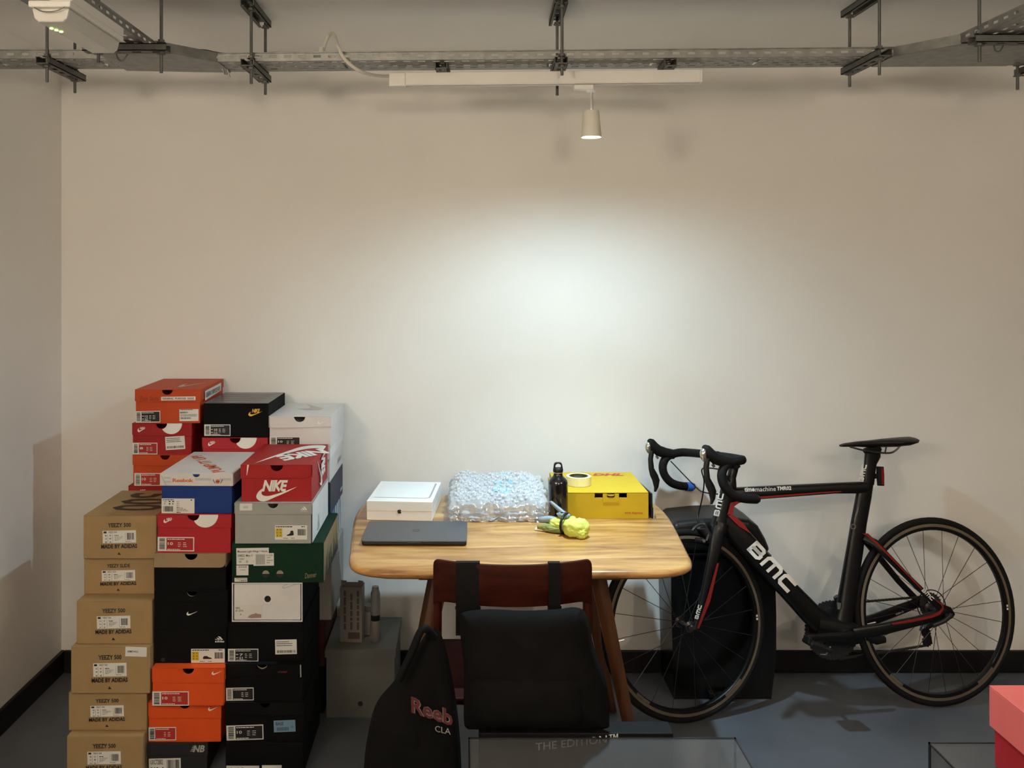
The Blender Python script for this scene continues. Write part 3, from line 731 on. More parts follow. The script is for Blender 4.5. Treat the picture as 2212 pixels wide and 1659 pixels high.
b.polys('flap_tick', [[(534.5, 1003.5), (538.5, 1003.5), (534, 1026), (533, 1026)]], M_whiteink, 1, True)
hs = b.h
sm = lambda a_, c_: (.16 - c_ * .10 + .05 * (a_), hs - .004 - a_ * (hs - .016))
b.side('side_tick', [[sm(1 - a_, .15 + .62 * c_) for a_, c_ in SWOOSH]], M_whiteink, 1, .0022 + 2 * b.k)
vs, fs = glyphs('NIKE', .28, .05, .84)
MB().add([(b.w / 2 + .0042 + 2 * b.k, -b.d / 2 + (.245 - .085 * c_), hs - .006 - .075 * a_) for a_, c_ in vs], fs).build('side_lettering', M_whiteink, b.t)

ORD = ('on the floor', 'second from the floor', 'third from the floor', 'fourth from the floor', 'fifth from the floor', 'sixth from the floor', 'seventh from the floor')
# ---- rear row, left column
def plain(label, x0, x1, yt, Y, zb, c, depth=.32, grp=G_r, yaw=0):
    b = SB(label, x0, x1, yt, Y, zb, depth, yaw, grp); b.closed(card(c)); return b
z = 0
for i, (yt, c) in enumerate(((1470, 'kraft'), (1400, 'black'), (1330, 'orange'), (1245, 'white'), (1150, 'black'))):
    z = plain('plain shoe box hidden in the rear left column, ' + ORD[i], 290, 420, yt, YR, z, c, grp='hidden shoe boxes in the rear row').zt
b = SB('red shoe box just showing behind the topmost brown box', 279, 412, 1049, YR, z, .32, 0, G_r)
b.flap(red, red, 1078, 'l', 10, (362, 13), over=1.5); b.red_circle(384, 1049, 27, (362, 13)); b.text('NIKE', (303, 1057, 315, 1063), M_whiteink, on_lid=True, shear=.3, bold=.03, name='logo'); z = b.zt
b = SB('orange shoe box between two red ones in the rear', 288, 408, 982, YR, z, .32, 0, G_r)
b.flap(org, org, 1005.5, 'l', 9, (357, 11), over=1.5)
b.label(290.5, 1022, 350, 1049.5, 'panel', 0, M_panred, seed=31, num=['10']); z = b.zt
b = SB('dark red shoe box with a white paper sticker, under the top orange one', 287, 413, 914, YR, z, .32, 0, G_r)
b.flap(red, red, 941, 'l', 9, (349, 12), over=1.5); b.red_circle(370.5, 914, 23.5, (349, 12))
b.text('NIKE', (303, 922, 314, 927), M_whiteink, on_lid=True, shear=.3, bold=.03, name='logo'); b.mark([SWOOSH], (298, 923, 316, 933), M_whiteink, on_lid=True, lay=2)
b.label(287, 956.5, 340, 981.5, 'panel', 0, mat('label_deep_red', (.34, .012, .012), rough=.55), seed=32, num=['8']); b.label(357.5, 942.5, 399.5, 971, 'parcel', 3.5, seed=33); z = b.zt
b = SB('orange shoe box with a silver tick on its lid, highest of all', 293, 431, 841, YR, z, .325, R(.4), G_r)
b.flap(org, org, 868, 'l', 6, (361, 12), over=2.0)
b.text('Tom Sachs', (303, 856, 343.5, 865), M_redink, on_lid=True, shear=.3, name='signature'); b.label(348, 856.5, 422, 864.5, 'text', .6, lines=[('GENERAL  PURPOSE  SHOE', .04, .25, .96, .75)], on_lid=True)
b.label(292.5, 888, 345.5, 912.5, 'panel', .8, M_ink, seed=34, num=['12', '10.5']); b.label(387, 884, 428, 909.5, 'barcode2', .6, seed=35)
b.top('lid_tick', [[(-.0 + .075 * a_ + .012, -.105 + .125 * c_ * 1.0 + .03 * a_) for a_, c_ in SWOOSH]], M_greyink)
sl = b.side('side_label', [[(.045, b.h - .047), (.275, b.h - .040), (.275, b.h - .010), (.045, b.h - .012)]], M_paper, 1, .0022 + 2 * b.k)
vs, fs = glyphs('GENERAL PURPOSE SHOE', 0, .01)
MB().add([(b.w / 2 + .0034 + 2 * b.k, -b.d / 2 + .055 + .205 * a_, b.h - .038 + .018 * c_) for a_, c_ in vs], fs).build('side_lettering', M_ink, sl)
# ---- rear row, middle column
z = 0
for i, (yt, c) in enumerate(((1470, 'black'), (1395, 'black'), (1320, 'kraft'), (1235, 'red'), (1150, 'orange'), (1080, 'black'), (1012, 'white'))):
    z = plain('plain shoe box hidden in the rear middle column, ' + ORD[i], 440, 572, yt, YR, z, c, grp='hidden shoe boxes in the rear row').zt
b = SB('red shoe box wedged under the black and gold one', 438, 577, 945, YR, z, .32, 0, G_r)
b.flap(card('crimson'), card('crimson'), 969.5, 'l', 9, (508, 12), over=1.5); b.red_circle(531, 945, 24, (508, 12))
b.text('NIKE', (454, 952.5, 464.5, 958), M_whiteink, on_lid=True, shear=.3, bold=.03, name='logo'); b.mark([SWOOSH], (450, 953.5, 468, 963), M_whiteink, on_lid=True, lay=2); z = b.zt
b = SB('black shoe box with gold lettering and dark patterned lid', 440, 581, 871.5, YR, z, .295, R(-.5), G_r)
b.closed(card('black'), lid=False)
b.text('NIKE', (545, 883, 562.5, 891.5), M_gold, shear=.28, bold=.03, name='logo', space=.9); b.mark([SWOOSH], (537.5, 888, 568, 899), M_gold, lay=2)
b.label(442, 917, 498.5, 941.5, 'panel', 0, M_ink, seed=36, num=['10', '11.5'])
M_sheen = mat('grey_violet_varnish', (.055, .053, .065), rough=.25)
M_sheen2 = mat('dark_violet_varnish', (.020, .018, .026), rough=.25)
b.top('lid_sheet', [[(-b.w / 2 + .001, -b.d / 2 + .001), (b.w / 2 - .001, -b.d / 2 + .001), (b.w / 2 - .001, b.d / 2 - .001), (-b.w / 2 + .001, b.d / 2 - .001)]], M_sheen)
b.top('lid_pattern', [[(-.11, -.12 + i * .05), (-.02 + i * .02, -.135 + i * .05), (.09, -.11 + i * .05), (.0, -.112 + i * .05), (-.06, -.10 + i * .05)] for i in range(5)], M_sheen2, 2)
# ---- rear row, column beside the table
z = 0
z = plain('black shoe box on the floor in the rear row beside the table', 585, 700, 1440, YR, z, 'black').zt
z = plain('dark maroon shoe box low in the rear row beside the table', 585, 702, 1340, YR, z, 'maroon').zt
b = plain('grey board shoe box in the rear row beside the table edge', 590, 716, 1196, YR + .002, z, 'greyboard', .33); z = b.zt
b = SB('light blue shoe box with white side stripes in the rear row', 590, 709, 1114, YR, z, .33, 0, G_r); b.closed(card('lightblue'))
b.side('side_stripes', [[(u, .0), (u + .024, .0), (u + .002, b.h), (u - .022, b.h)] for u in (.20, .245, .29)], M_whiteink); z = b.zt
b = SB('navy blue shoe box with white side lettering in the rear row', 590, 714, 1042, YR, z, .335, 0, G_r); b.closed(card('navy'))
b.side('side_lettering', [[(.265 + i * .011, .022), (.273 + i * .011, .022), (.273 + i * .011, .034), (.265 + i * .011, .034)] for i in range(5)], M_whiteink); z = b.zt
b = SB('white shoe box under the top white one in the rear', 584, 713, 968, YR, z, .325, R(-.5), G_r); b.flap(card('offwhite'), card('white'), 993, 'l', 8, (648, 11), over=1.5)
b.side('side_scribble', [[(.20 + i * .016, .026), (.209 + i * .016, .026), (.212 + i * .016, .044), (.203 + i * .016, .044)] for i in range(6)], gm, 1, .0005); z = b.zt
b = SB('white shoe box with a grey tick on its lid, top of the two white ones', 584, 716, 899, YR, z, .325, R(-1.0), G_r)
b.flap(card('offwhite'), card('offwhite'), 925, 'l', 11, (649, 12.5), over=2.0, sag=-.006)
b.mark([SWOOSH], (688, 907, 710, 916), M_whiteink, on_lid=True)
b.label(584, 943.5, 650.5, 966, 'panel', 0, M_ink, seed=37, num=['10'])
b.top('lid_tick', [[(.055 - .10 * a_ + .0, .02 - .09 * c_ + .08 * a_) for a_, c_ in [(0, 0), (.1, .45), (.5, .9), (1, 1), (.6, .55), (.55, .2), (.9, -.5)]]], M_greyink)
# ---------------------------------------------------------------- table, chair and what lies on the table
def wood(name, c0, c1, c2, axis=(1, 9, 9), scale=3.0, rough=.35, coat=.15, spec=.5):
    m = bpy.data.materials.new(name); m.use_nodes = True; nt = m.node_tree; b = nt.nodes['Principled BSDF']
    tc = nt.nodes.new('ShaderNodeTexCoord'); mp = nt.nodes.new('ShaderNodeMapping'); mp.inputs['Scale'].default_value = axis
    nt.links.new(tc.outputs['Object'], mp.inputs['Vector'])
    n1 = nt.nodes.new('ShaderNodeTexNoise'); n1.inputs['Scale'].default_value = scale; n1.inputs['Detail'].default_value = 6; n1.inputs['Distortion'].default_value = 1.2
    n2 = nt.nodes.new('ShaderNodeTexNoise'); n2.inputs['Scale'].default_value = scale * 9; n2.inputs['Detail'].default_value = 3
    nt.links.new(mp.outputs[0], n1.inputs[0]); nt.links.new(mp.outputs[0], n2.inputs[0])
    r = nt.nodes.new('ShaderNodeValToRGB'); cr = r.color_ramp
    cr.elements[0].position = .30; cr.elements[0].color = (*c0, 1); cr.elements[1].position = .72; cr.elements[1].color = (*c2, 1)
    e = cr.elements.new(.5); e.color = (*c1, 1)
    mx = nt.nodes.new('ShaderNodeMath'); mx.operation = 'MULTIPLY_ADD'; mx.inputs[1].default_value = .22; 
    nt.links.new(n2.outputs['Fac'], mx.inputs[0]); nt.links.new(n1.outputs['Fac'], mx.inputs[2])
    sb = nt.nodes.new('ShaderNodeMath'); sb.operation = 'SUBTRACT'; sb.inputs[1].default_value = .11
    nt.links.new(mx.outputs[0], sb.inputs[0]); nt.links.new(sb.outputs[0], r.inputs['Fac']); nt.links.new(r.outputs['Color'], b.inputs['Base Color'])
    b.inputs['Roughness'].default_value = rough; b.inputs['Specular IOR Level'].default_value = spec; b.inputs['Coat Weight'].default_value = coat; b.inputs['Coat Roughness'].default_value = .3
    return m
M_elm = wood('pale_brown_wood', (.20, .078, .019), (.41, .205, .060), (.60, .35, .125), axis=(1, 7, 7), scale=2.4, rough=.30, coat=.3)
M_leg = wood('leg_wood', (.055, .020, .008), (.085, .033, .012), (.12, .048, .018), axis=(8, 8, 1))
M_chair = wood('reddish_dark_wood', (.020, .0035, .002), (.032, .006, .0035), (.046, .010, .006), axis=(1, 6, 6), rough=.6, coat=.0, spec=.08)
from mathutils import noise
TZ, TCX, TCY = .75, .168, 3.04
t = thing('wooden_table', 'pale brown wooden table with rounded corners and splayed legs', 'table', (TCX, TCY, 0))
half = [(2.595, .30), (2.605, .41), (2.640, .475), (2.70, .500), (2.80, .510), (3.0, .528), (3.18, .540), (3.32, .535), (3.40, .515), (3.45, .47), (3.478, .38), (3.485, .25)]
right = [(w, y - TCY, 0) for y, w in half]
outl = [tuple(p)[:2] for p in catmull(right + [(-x, y, 0) for x, y, _ in reversed(right)], 4, closed=True)]
rings = []
for z, ins in ((TZ, .012), (TZ - .003, .005), (TZ - .009, .0005), (TZ - .016, .001), (TZ - .024, .009), (TZ - .028, .024)):
    rings.append([(x * (1 - ins / .52), y * (1 - ins / .44), z) for x, y in outl])
MB().rings(rings).build('tabletop', M_elm, t, smooth=50)
for sx in (-1, 1):
    for sy, y0 in ((-1, 2.74), (1, 3.32)):
        p0 = Vector((sx * .225, y0 - TCY, TZ - .027)); p1 = Vector((sx * .372, y0 - TCY + sy * .03, 0))
        rr = []
        for f_ in (0, .25, .6, 1):
            p = p0.lerp(p1, f_); a, bq = .026 - .009 * f_, .020 - .006 * f_
            rr.append([(p.x + a * math.cos(R(q * 45 + 22)), p.y + bq * math.sin(R(q * 45 + 22)), p.z) for q in range(8)])
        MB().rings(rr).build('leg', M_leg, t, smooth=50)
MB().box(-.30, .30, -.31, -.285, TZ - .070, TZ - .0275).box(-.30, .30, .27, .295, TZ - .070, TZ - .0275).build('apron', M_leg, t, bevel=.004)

# chair seen from behind
CHY = 2.46
t = thing('wooden_chair', 'dark reddish wooden chair tucked in at the table, seen from behind', 'chair', ((1107 - CX) / F * CHY, CHY, 0))
cw = (1278 - 936) / 2 / F * CHY
zt, zb_ = CH - (1207 - HY) / F * CHY, CH - (1294 - HY) / F * CHY
cols = []
N = 44
for i in range(N + 1):
    u = math.sin((-1 + 2 * i / N) * math.pi / 2); x = u * cw; y = -.055 * (1 - u * u)
    e = max(0, abs(u) - .925) / .075; ct = .016 * (1 - math.sqrt(max(0, 1 - e * e)))
    cb = -.012 * max(0, (abs(u) - .80) / .20) ** 2
    prof = []
    for yy, zz in ((-.008, zt - .006 - ct), (-.004, zt - ct), (.006, zt - ct), (.010, zt - .006 - ct), (.010, zb_ + .006 + cb), (.006, zb_ + cb), (-.004, zb_ + cb), (-.008, zb_ + .006 + cb)):
        prof.append((x, y + yy, zz))
    cols.append(prof)
MB().rings(cols).build('backrest', M_chair, t, smooth=40)
for sx in (-1, 1):
    rr = []
    for z, x, y, a, c in ((zb_ + .05, cw - .0125, .004, .0115, .010), (.60, cw - .0115, -.0, .0115, .013), (.45, cw - .006, -.004, .014, .017), (.2, cw + .004, -.025, .013, .015), (0, cw + .016, -.045, .010, .011)):
        rr.append([(sx * x + a * math.cos(R(q * 45 + 22)), y + c * math.sin(R(q * 45 + 22)), z) for q in range(8)])
    MB().rings(rr).build('leg', M_chair, t, smooth=50)
    rr = []
    for z, x, y, a in ((.445, .175, .37, .016), (.2, .185, .39, .014), (0, .195, .41, .011)):
        rr.append([(sx * x + a * math.cos(R(q * 45 + 22)), y + a * math.sin(R(q * 45 + 22)), z) for q in range(8)])
    MB().rings(rr).build('leg', M_chair, t, smooth=50)
sq = [(-.20, .0), (.20, .0), (.215, .2), (.21, .40), (-.21, .40), (-.215, .2)]
MB().prism(sq, lambda u, v, w: (u, v, w), .438, .458).build('seat', M_chair, t, bevel=.006)

# laptop
M_alu = mat('space_grey_aluminium', (.075, .080, .090), rough=.42, metal=.35, var=.02, vscale=60)
M_alud = mat('dark_aluminium_edge', (.018, .018, .02), rough=.3, metal=.6)
def roundrect(w, d, r, n=6):
    return arc(w - r, d - r, r, 0, 90, n) + arc(-w + r, d - r, r, 90, 180, n) + arc(-w + r, -d + r, r, 180, 270, n) + arc(w - r, -d + r, r, 270, 360, n)
ly = .85 * F / (1180 - HY)
t = thing('laptop', 'closed dark grey laptop lying in front of the white box', 'laptop', ((895 - CX) / F * ly, ly + .113, TZ + .0005), R(-.6))
LW, LD = .162, .113
MB().prism(roundrect(LW - .012, LD - .012, .01), lambda u, v, w: (u, v, w), 0, .002).build('foot_plate', M_black, t)
MB().prism(roundrect(LW - .001, LD - .001, .009), lambda u, v, w: (u, v, w), .002, .0105).build('base', M_alud, t, bevel=.002)
b = MB().prism(roundrect(LW, LD, .010), lambda u, v, w: (u, v, w), .0118, .0158); lid = b.build('lid', M_alu, t, bevel=.0009)
MB().box(-.020, .022, -LD + .0002, -LD + .004, .0105, .0122).build('opening_notch', M_alu, t)
o = MB()
for p in APPLE: o.flat([((a_ - .5) * .026, .004 + (c_ - .5) * .026) for a_, c_ in p], lambda u, v: (u, v, .0162))
o.build('lid_logo', mat('mirror_logo', (.03, .03, .032), rough=.08, metal=.9), lid)

# white tablet box
by = .85 * F / (1125 - HY); k = by / F
t = thing('tablet_box', 'white gadget box with a thin device pictured on its lid', 'box', ((870 - CX) * k, by + .145, TZ + .0005), R(-4.5))
bw, bd, bh = (942 - 799) / 2 * k, .145, (1125 - 1083.5) * k
M_gloss = mat('white_gloss_card', (.80, .80, .79), rough=.28)
MB().box(-bw + .0006, bw - .0006, -bd + .0006, bd - .0006, 0, bh * .48).build('box_tray', M_gloss, t, bevel=.0012)
MB().box(-bw, bw, -bd, bd, bh * .488, bh).build('box_lid', M_gloss, t, bevel=.0012)
o = MB()
for p in APPLE: o.flat([((a_ - .5) * .014, bh * .49 + (c_ - .5) * .0165) for a_, c_ in p], lambda u, v: (u, -bd - .0004, v))
o.build('front_logo', M_ink, t)
M_pic = mat('pale_picture_grey', (.66, .68, .70), rough=.3); M_pic2 = mat('picture_edge_grey', (.30, .31, .33), rough=.3)
x0, x1, y0, y1 = -bw * .88, bw * .86, -bd * .66, bd * .86
MB().flat(roundrect(.5, .5, .04), lambda u, v: (x0 + (u + .5) * (x1 - x0), y0 + (v + .5) * (y1 - y0), bh + .0003)).build('lid_picture', mat('picture_white', (.75, .77, .78), rough=.3), t)
e = MB()
for p in stroke([(x0 + .004, y0), (x1 - .012, y0 - .001), (x1 - .003, y0 + .006)], .0035): e.flat(p, lambda u, v: (u, v, bh + .0006))
for p in stroke([(x1 - .003, y0 + .004), (x1, y0 + .02), (x1, y1 - .006)], .0062): e.flat(p, lambda u, v: (u, v, bh + .0006))
e.build('lid_picture_edge', M_pic2, t)

# yellow parcel box, tape roll
py_ = .85 * F / (1121 - HY); k = py_ / F
t = thing('parcel_box', 'yellow courier parcel box with red lettering on the table', 'box', ((1303 - CX) * k, py_ + .155, TZ + .0005), R(.5))
pw, pd, ph = (1400 - 1206) / 2 * k, .155, (1121 - 1066) * k
M_dhl = mat('yellow_card', (.49, .33, .003), rough=.6, var=.03, vscale=12); M_dhlr = mat('red_courier_ink', (.42, .035, .015), rough=.6)
slot0, slot1, sd = -.2 * pw, .52 * pw, .015
# front panel with the lock slot cut out of its upper edge
fp = [(-pw, 0), (pw, 0), (pw, ph), (slot1, ph), (slot1, ph - sd), (slot0, ph - sd), (slot0, ph), (-pw, ph)]
b = MB().prism(fp, lambda u, v, w: (u, w, v), -pd, -pd + .003)
b.box(-pw, pw, pd - .003, pd, 0, ph); b.box(-pw, -pw + .003, -pd + .003, pd - .003, 0, ph); b.box(pw - .003, pw, -pd + .003, pd - .003, 0, ph); b.box(-pw + .003, pw - .003, -pd + .003, pd - .003, 0, .003)
b.build('box_body', M_dhl, t)
MB().prism([(-pw, -pd), (pw, -pd), (pw, pd), (-pw, pd)], lambda u, v, w: (u, v, w), ph + .0003, ph + .0036).build('box_lid', M_dhl, t, bevel=.0012)
MB().prism([(-.02 * pw + .0, ph - .030), (.34 * pw, ph - .030), (.34 * pw, ph - .001), (.24 * pw, ph - .001)] + arc(.16 * pw, ph - .004, .0145, 0, -180, 8) + [(.08 * pw, ph - .001), (-.02 * pw, ph - .001)], lambda u, v, w: (u, w, v), -pd - .0022, -pd - .0002).build('lock_tab', M_dhl, t)
MB().prism([(.07 * pw, ph - .0035), (.25 * pw, ph - .0035)] + [(.16 * pw + .09 * pw * math.cos(R(-q)), ph - .0035 - .006 * math.sin(R(q))) for q in range(15, 166, 15)], lambda u, v, w: (u, w, v), -pd - .003, -pd - .001).build('lid_tongue', M_dhl, t)
def put_text(name, txt, fn, m, par, shear=0, bold=.01):
    vs, fs = glyphs(txt, shear, bold); return MB().add([fn(a_, c_) for a_, c_ in vs], fs).build(name, m, par)
fx = lambda px: (px - 1303) * k
fz = lambda yy: (1121 - yy) * k
put_text('lettering', 'DHL Express', lambda a_, c_: (fx(1349) + (fx(1387.5) - fx(1349)) * a_, -pd - .0006, fz(1111.5) + .0085 * c_), M_dhlr, t, 0, .025)
put_text('lid_lettering', 'DHL', lambda a_, c_: (.0 + .115 * a_, pd - .062 + .038 * c_, ph + .0042), M_dhlr, t, .3, .05)
lines_ = MB()
for i in range(3): lines_.flat([(-.03 + .0, pd - .060 + i * .012), (-.006, pd - .060 + i * .012), (-.002, pd - .056 + i * .012), (-.026, pd - .056 + i * .012)], lambda u, v: (u, v, ph + .0042))
lines_.build('lid_rules', M_dhlr, t)
put_text('lid_small_print', 'parcel', lambda a_, c_: (.055 + .045 * a_, -.075 + .012 * c_, ph + .0042), mat('faint_orange_ink', (.70, .38, .01), rough=.6), t)
for sx in (-1,):
    MB().prism([(-pd + .01, .006), (-pd + .03, .006), (pd - .01, .006), (pd - .01, ph - .012), (-pd + .02, ph - .02)], lambda u, v, w: (w, u, v), -pw - .006, -pw - .004).build('side_flap', M_dhl, t)
# dark sleeve / tablet leaning behind the box's right side
t2 = thing('black_folder', 'thin black folder with grey edge standing against the parcel box', 'folder', ((1403.5 - CX) * k + .006, py_ + .004, TZ + .0008), R(.5))
MB().prism([(0, 0), (.30, 0), (.29, .07), (0, ph * .98)], lambda u, v, w: (w + v * -.02, u, v), 0, .006).build('cover', M_black, t2, bevel=.001)
MB().prism([(.0, 0), (.20, 0), (.20, .006), (.0, .035)], lambda u, v, w: (w, u, v), .0075, .0105).build('page_edge', M_greyink, t2)

M_tape = mat('clear_tape', (.84, .76, .42), rough=.3); M_tapec = mat('grey_tape_core', (.12, .115, .10), rough=.6)
tz = TZ + .0005 + ph + .0047
tyy = (CH - tz) * F / (1046 - HY)
t = thing('tape_roll', 'roll of clear packing tape lying on the parcel box', 'tape roll', ((1250 - CX) / F * tyy, tyy, tz))
ro, ri, hh = .0435, .034, .030
MB().lathe([(ri, 0), (ro, 0), (ro, hh), (ri, hh)], 40, cap=False).build('tape', M_tape, t, smooth=40)
MB().lathe([(ri - .003, .0), (ri - .0003, .0), (ri - .0003, hh), (ri - .003, hh)], 40, cap=False).build('core', M_tapec, t, smooth=40)

# drinking bottle
bty = .85 * F / (1130 - HY)
t = thing('drinking_bottle', 'glossy black metal drinking bottle with loop cap', 'bottle', ((1205.5 - CX) / F * bty, bty, TZ + .0005))
kb = bty / F; rb = 21.3 * kb
M_bot = mat('black_gloss_enamel', (.006, .006, .007), rough=.12, coat=.6)
def bz(y): return (1130 - y) * kb
MB().lathe([(rb * .86, 0), (rb * .97, .003), (rb, .008), (rb, bz(1046)), (rb * .985, bz(1042)), (rb * .92, bz(1037)), (rb * .78, bz(1033)), (rb * .58, bz(1029.5)), (rb * .47, bz(1026)), (rb * .455, bz(1021))], 32).build('bottle_body', M_bot, t, smooth=50)
MB().lathe([(rb * .49, bz(1021.5)), (rb * .50, bz(1020.5)), (rb * .50, bz(1019.5)), (rb * .47, bz(1019))], 24).build('collar_ring', mat('steel_ring', (.5, .5, .48), rough=.25, metal=.9), t, smooth=50)
cap = MB().lathe([(rb * .50, bz(1019)), (rb * .52, bz(1017)), (rb * .50, bz(1012)), (rb * .46, bz(1011))], 24)
cap.build('cap', M_black, t, smooth=50)
outer = [tuple(p)[:2] for p in [Vector(((x - 1204) * kb, bz(y))) for x, y in ((1194, 1012), (1195.2, 1003), (1197, 1000), (1200, 999), (1208, 999), (1211, 1000), (1212.6, 1003), (1214, 1012))]]
hole = [(x, z) for x, z in arc(0, bz(1007.5), 6.2 * kb, 0, 345, 23)]
# loop = outline minus hole, as a ring strip
on = []
for i in range(24):
    a_ = R(i * 15); hx, hz = hole[i]
    dx, dz = math.cos(a_), math.sin(a_); best = None
    for j in range(len(outer)):
        p, q_ = outer[j], outer[(j + 1) % len(outer)]
        ex, ez = q_[0] - p[0], q_[1] - p[1]; den = dx * ez - dz * ex
        if abs(den) < 1e-12: continue
        s_ = ((p[0]) * ez - (p[1] - bz(1007.5)) * ex) / den; u_ = ((p[0]) * dz - (p[1] - bz(1007.5)) * dx) / den
        if s_ > 0 and -1e-6 <= u_ <= 1 + 1e-6: best = s_ if best is None else max(best, s_)
    on.append((dx * best, bz(1007.5) + dz * best))
rg = []
for y in (-.0055, .0055): pass
rg = [[(hole[i][0], -.0055, hole[i][1]) for i in range(24)], [(on[i][0], -.0055, on[i][1]) for i in range(24)], [(on[i][0], .0055, on[i][1]) for i in range(24)], [(hole[i][0], .0055, hole[i][1]) for i in range(24)]]
MB().rings(rg, loop=True).build('cap_loop', M_black, t)

# cycling gloves rolled into a bundle
gy_ = .85 * F / (1158 - HY)
t = thing('work_gloves', 'pair of yellow and grey gloves rolled up in front of the bottle', 'gloves', ((1222 - CX) / F * gy_, gy_ + .045, TZ + .0012), R(-18))
M_gy = mat('lime_fabric', (.58, .66, .13), rough=.85, var=.12, vscale=60, bump=.4, bscale=220); M_gg = mat('blue_grey_rubber', (.20, .235, .27), rough=.5, var=.1, vscale=40, bump=.2, bscale=150)
M_gd = mat('olive_lining', (.20, .22, .06), rough=.9, var=.2, vscale=40)
def blob(c, r, rot=0, bumps=.10, seed=1, seg=20, rings_=12, pw=2.6):
    rnd = random.Random(seed); ph = [(rnd.uniform(2, 5), rnd.uniform(2, 5), rnd.uniform(0, 6)) for _ in range(5)]
    rr = []
    for i in range(1, rings_):
        th = math.pi * i / rings_; ring = []
        for j in range(seg):
            f_ = 2 * math.pi * j / seg
            v = [math.sin(th) * math.cos(f_), math.sin(th) * math.sin(f_), math.cos(th)]
            n = sum(abs(x) ** pw for x in v) ** (-1 / pw)
            n *= 1 + bumps * sum(math.sin(a * v[0] * 2 + b_ * v[1] * 2 + d_ + v[2] * a) for a, b_, d_ in ph) / 3
            x, y, z = (v[q] * n * r[q] for q in range(3)); ca, sa = math.cos(rot), math.sin(rot)
            ring.append((c[0] + x * ca - y * sa, c[1] + x * sa + y * ca, max(.0004, c[2] + z)))
        rr.append(ring)
    return MB().rings(rr)
def crumple(c, r, rot, seed, fold=.16, seg=44, rings_=26):
    """cloth lump: superellipsoid creased by ridged noise"""
    rr = []
    for i in range(1, rings_):
        th = math.pi * i / rings_; ring = []
        for j in range(seg):
            f_ = 2 * math.pi * j / seg; v = Vector((math.sin(th) * math.cos(f_), math.sin(th) * math.sin(f_), math.cos(th)))
            n = sum(abs(x) ** 2.8 for x in v) ** (-1 / 2.8)
            n *= 1 + fold * (1 - 2.2 * abs(noise.noise(v * 1.9 + Vector((seed, 0, 0))))) * .6 + fold * .45 * (1 - 2 * abs(noise.noise(v * 4.5 + Vector((0, seed, 0)))))
            x, y, z = v.x * n * r[0], v.y * n * r[1], v.z * n * r[2]; ca, sa = math.cos(rot), math.sin(rot)
            ring.append((c[0] + x * ca - y * sa, c[1] + x * sa + y * ca, max(.0004, c[2] + z)))
        rr.append(ring)
    return MB().rings(rr)
crumple((.046, -.034, .026), (.036, .031, .025), .45, 4.3, .20).build('cuff', M_gy, t, smooth=80)
crumple((.064, -.050, .014), (.016, .016, .014), .9, 5.9, .25).build('cuff_fold', M_gy, t, smooth=80)
crumple((-.010, .000, .020), (.036, .022, .019), -.5, 6.1, .25).build('palm', M_gy, t, smooth=80)
crumple((.028, -.004, .044), (.010, .007, .008), .5, 2.2, .2).build('cuff_tab', M_gy, t, smooth=80)
crumple((-.030, -.008, .009), (.040, .020, .009), -.2, 7.7, .2).build('lining', M_gd, t, smooth=80)
MB().tube([(.008 + .030 * math.cos(R(q)) * .30, -.012 + .040 * math.cos(R(q)), .030 + .031 * math.sin(R(q))) for q in range(0, 360, 15)], .0042, 8, loop=True).build('strap', M_black, t, smooth=60)
MB().tube(catmull([(.012, .0, .048), (-.012, .012, .062), (-.034, .022, .075), (-.052, .030, .086)], 4), [.009, .0088, .0085, .008, .0078, .0072, .0068, .0064, .006, .0058, .0055, .005, .003], 10).build('finger', M_gg, t, smooth=60)
blob((-.002, .004, .052), (.024, .016, .009), -.45, .08, 9).build('back_panel', M_gg, t, smooth=80)
MB().tube(catmull([(-.028, .012, .030), (-.050, .010, .033), (-.072, .004, .032), (-.086, .0, .030)], 4), [.010, .0115, .012, .012, .012, .012, .0118, .0115, .011, .0105, .0095, .008, .004], 10).build('finger', M_gg, t, smooth=60)
MB().tube(catmull([(-.026, -.006, .012), (-.054, -.008, .013), (-.086, -.012, .011)], 4), [.009, .010, .0105, .0105, .010, .0098, .0095, .008, .004], 10).build('finger', M_gd, t, smooth=60)
MB().box(-.094, -.052, -.016, .006, 0, .006).build('white_tag', M_whiteink, t, bevel=.002)
MB().box(-.012, .006, -.004, .008, .056, .062).build('buckle', M_black, t, bevel=.002)

# folded bubble wrap
m = bpy.data.materials.new('bubble_film'); m.use_nodes = True; nt = m.node_tree; nt.nodes.remove(nt.nodes['Principled BSDF'])
out = nt.nodes['Material Output']
tr = nt.nodes.new('ShaderNodeBsdfTransparent'); tr.inputs[0].default_value = (.97, .98, .99, 1)
gl = nt.nodes.new('ShaderNodeBsdfGlossy'); gl.inputs['Roughness'].default_value = .10; gl.inputs[0].default_value = (.95, .97, 1, 1)
df = nt.nodes.new('ShaderNodeBsdfDiffuse'); df.inputs[0].default_value = (.90, .92, .96, 1)
tl = nt.nodes.new('ShaderNodeBsdfTranslucent'); tl.inputs[0].default_value = (.90, .93, .97, 1)
m1 = nt.nodes.new('ShaderNodeMixShader'); m1.inputs[0].default_value = .55
m2 = nt.nodes.new('ShaderNodeMixShader'); m2.inputs[0].default_value = .30
m3 = nt.nodes.new('ShaderNodeMixShader'); m3.inputs[0].default_value = .78
nt.links.new(df.outputs[0], m1.inputs[1]); nt.links.new(tl.outputs[0], m1.inputs[2])
nt.links.new(m1.outputs[0], m2.inputs[1]); nt.links.new(gl.outputs[0], m2.inputs[2])
nt.links.new(tr.outputs[0], m3.inputs[1]); nt.links.new(m2.outputs[0], m3.inputs[2]); nt.links.new(m3.outputs[0], out.inputs[0])
M_film = m
wy0 = .85 * F / (1129 - HY)
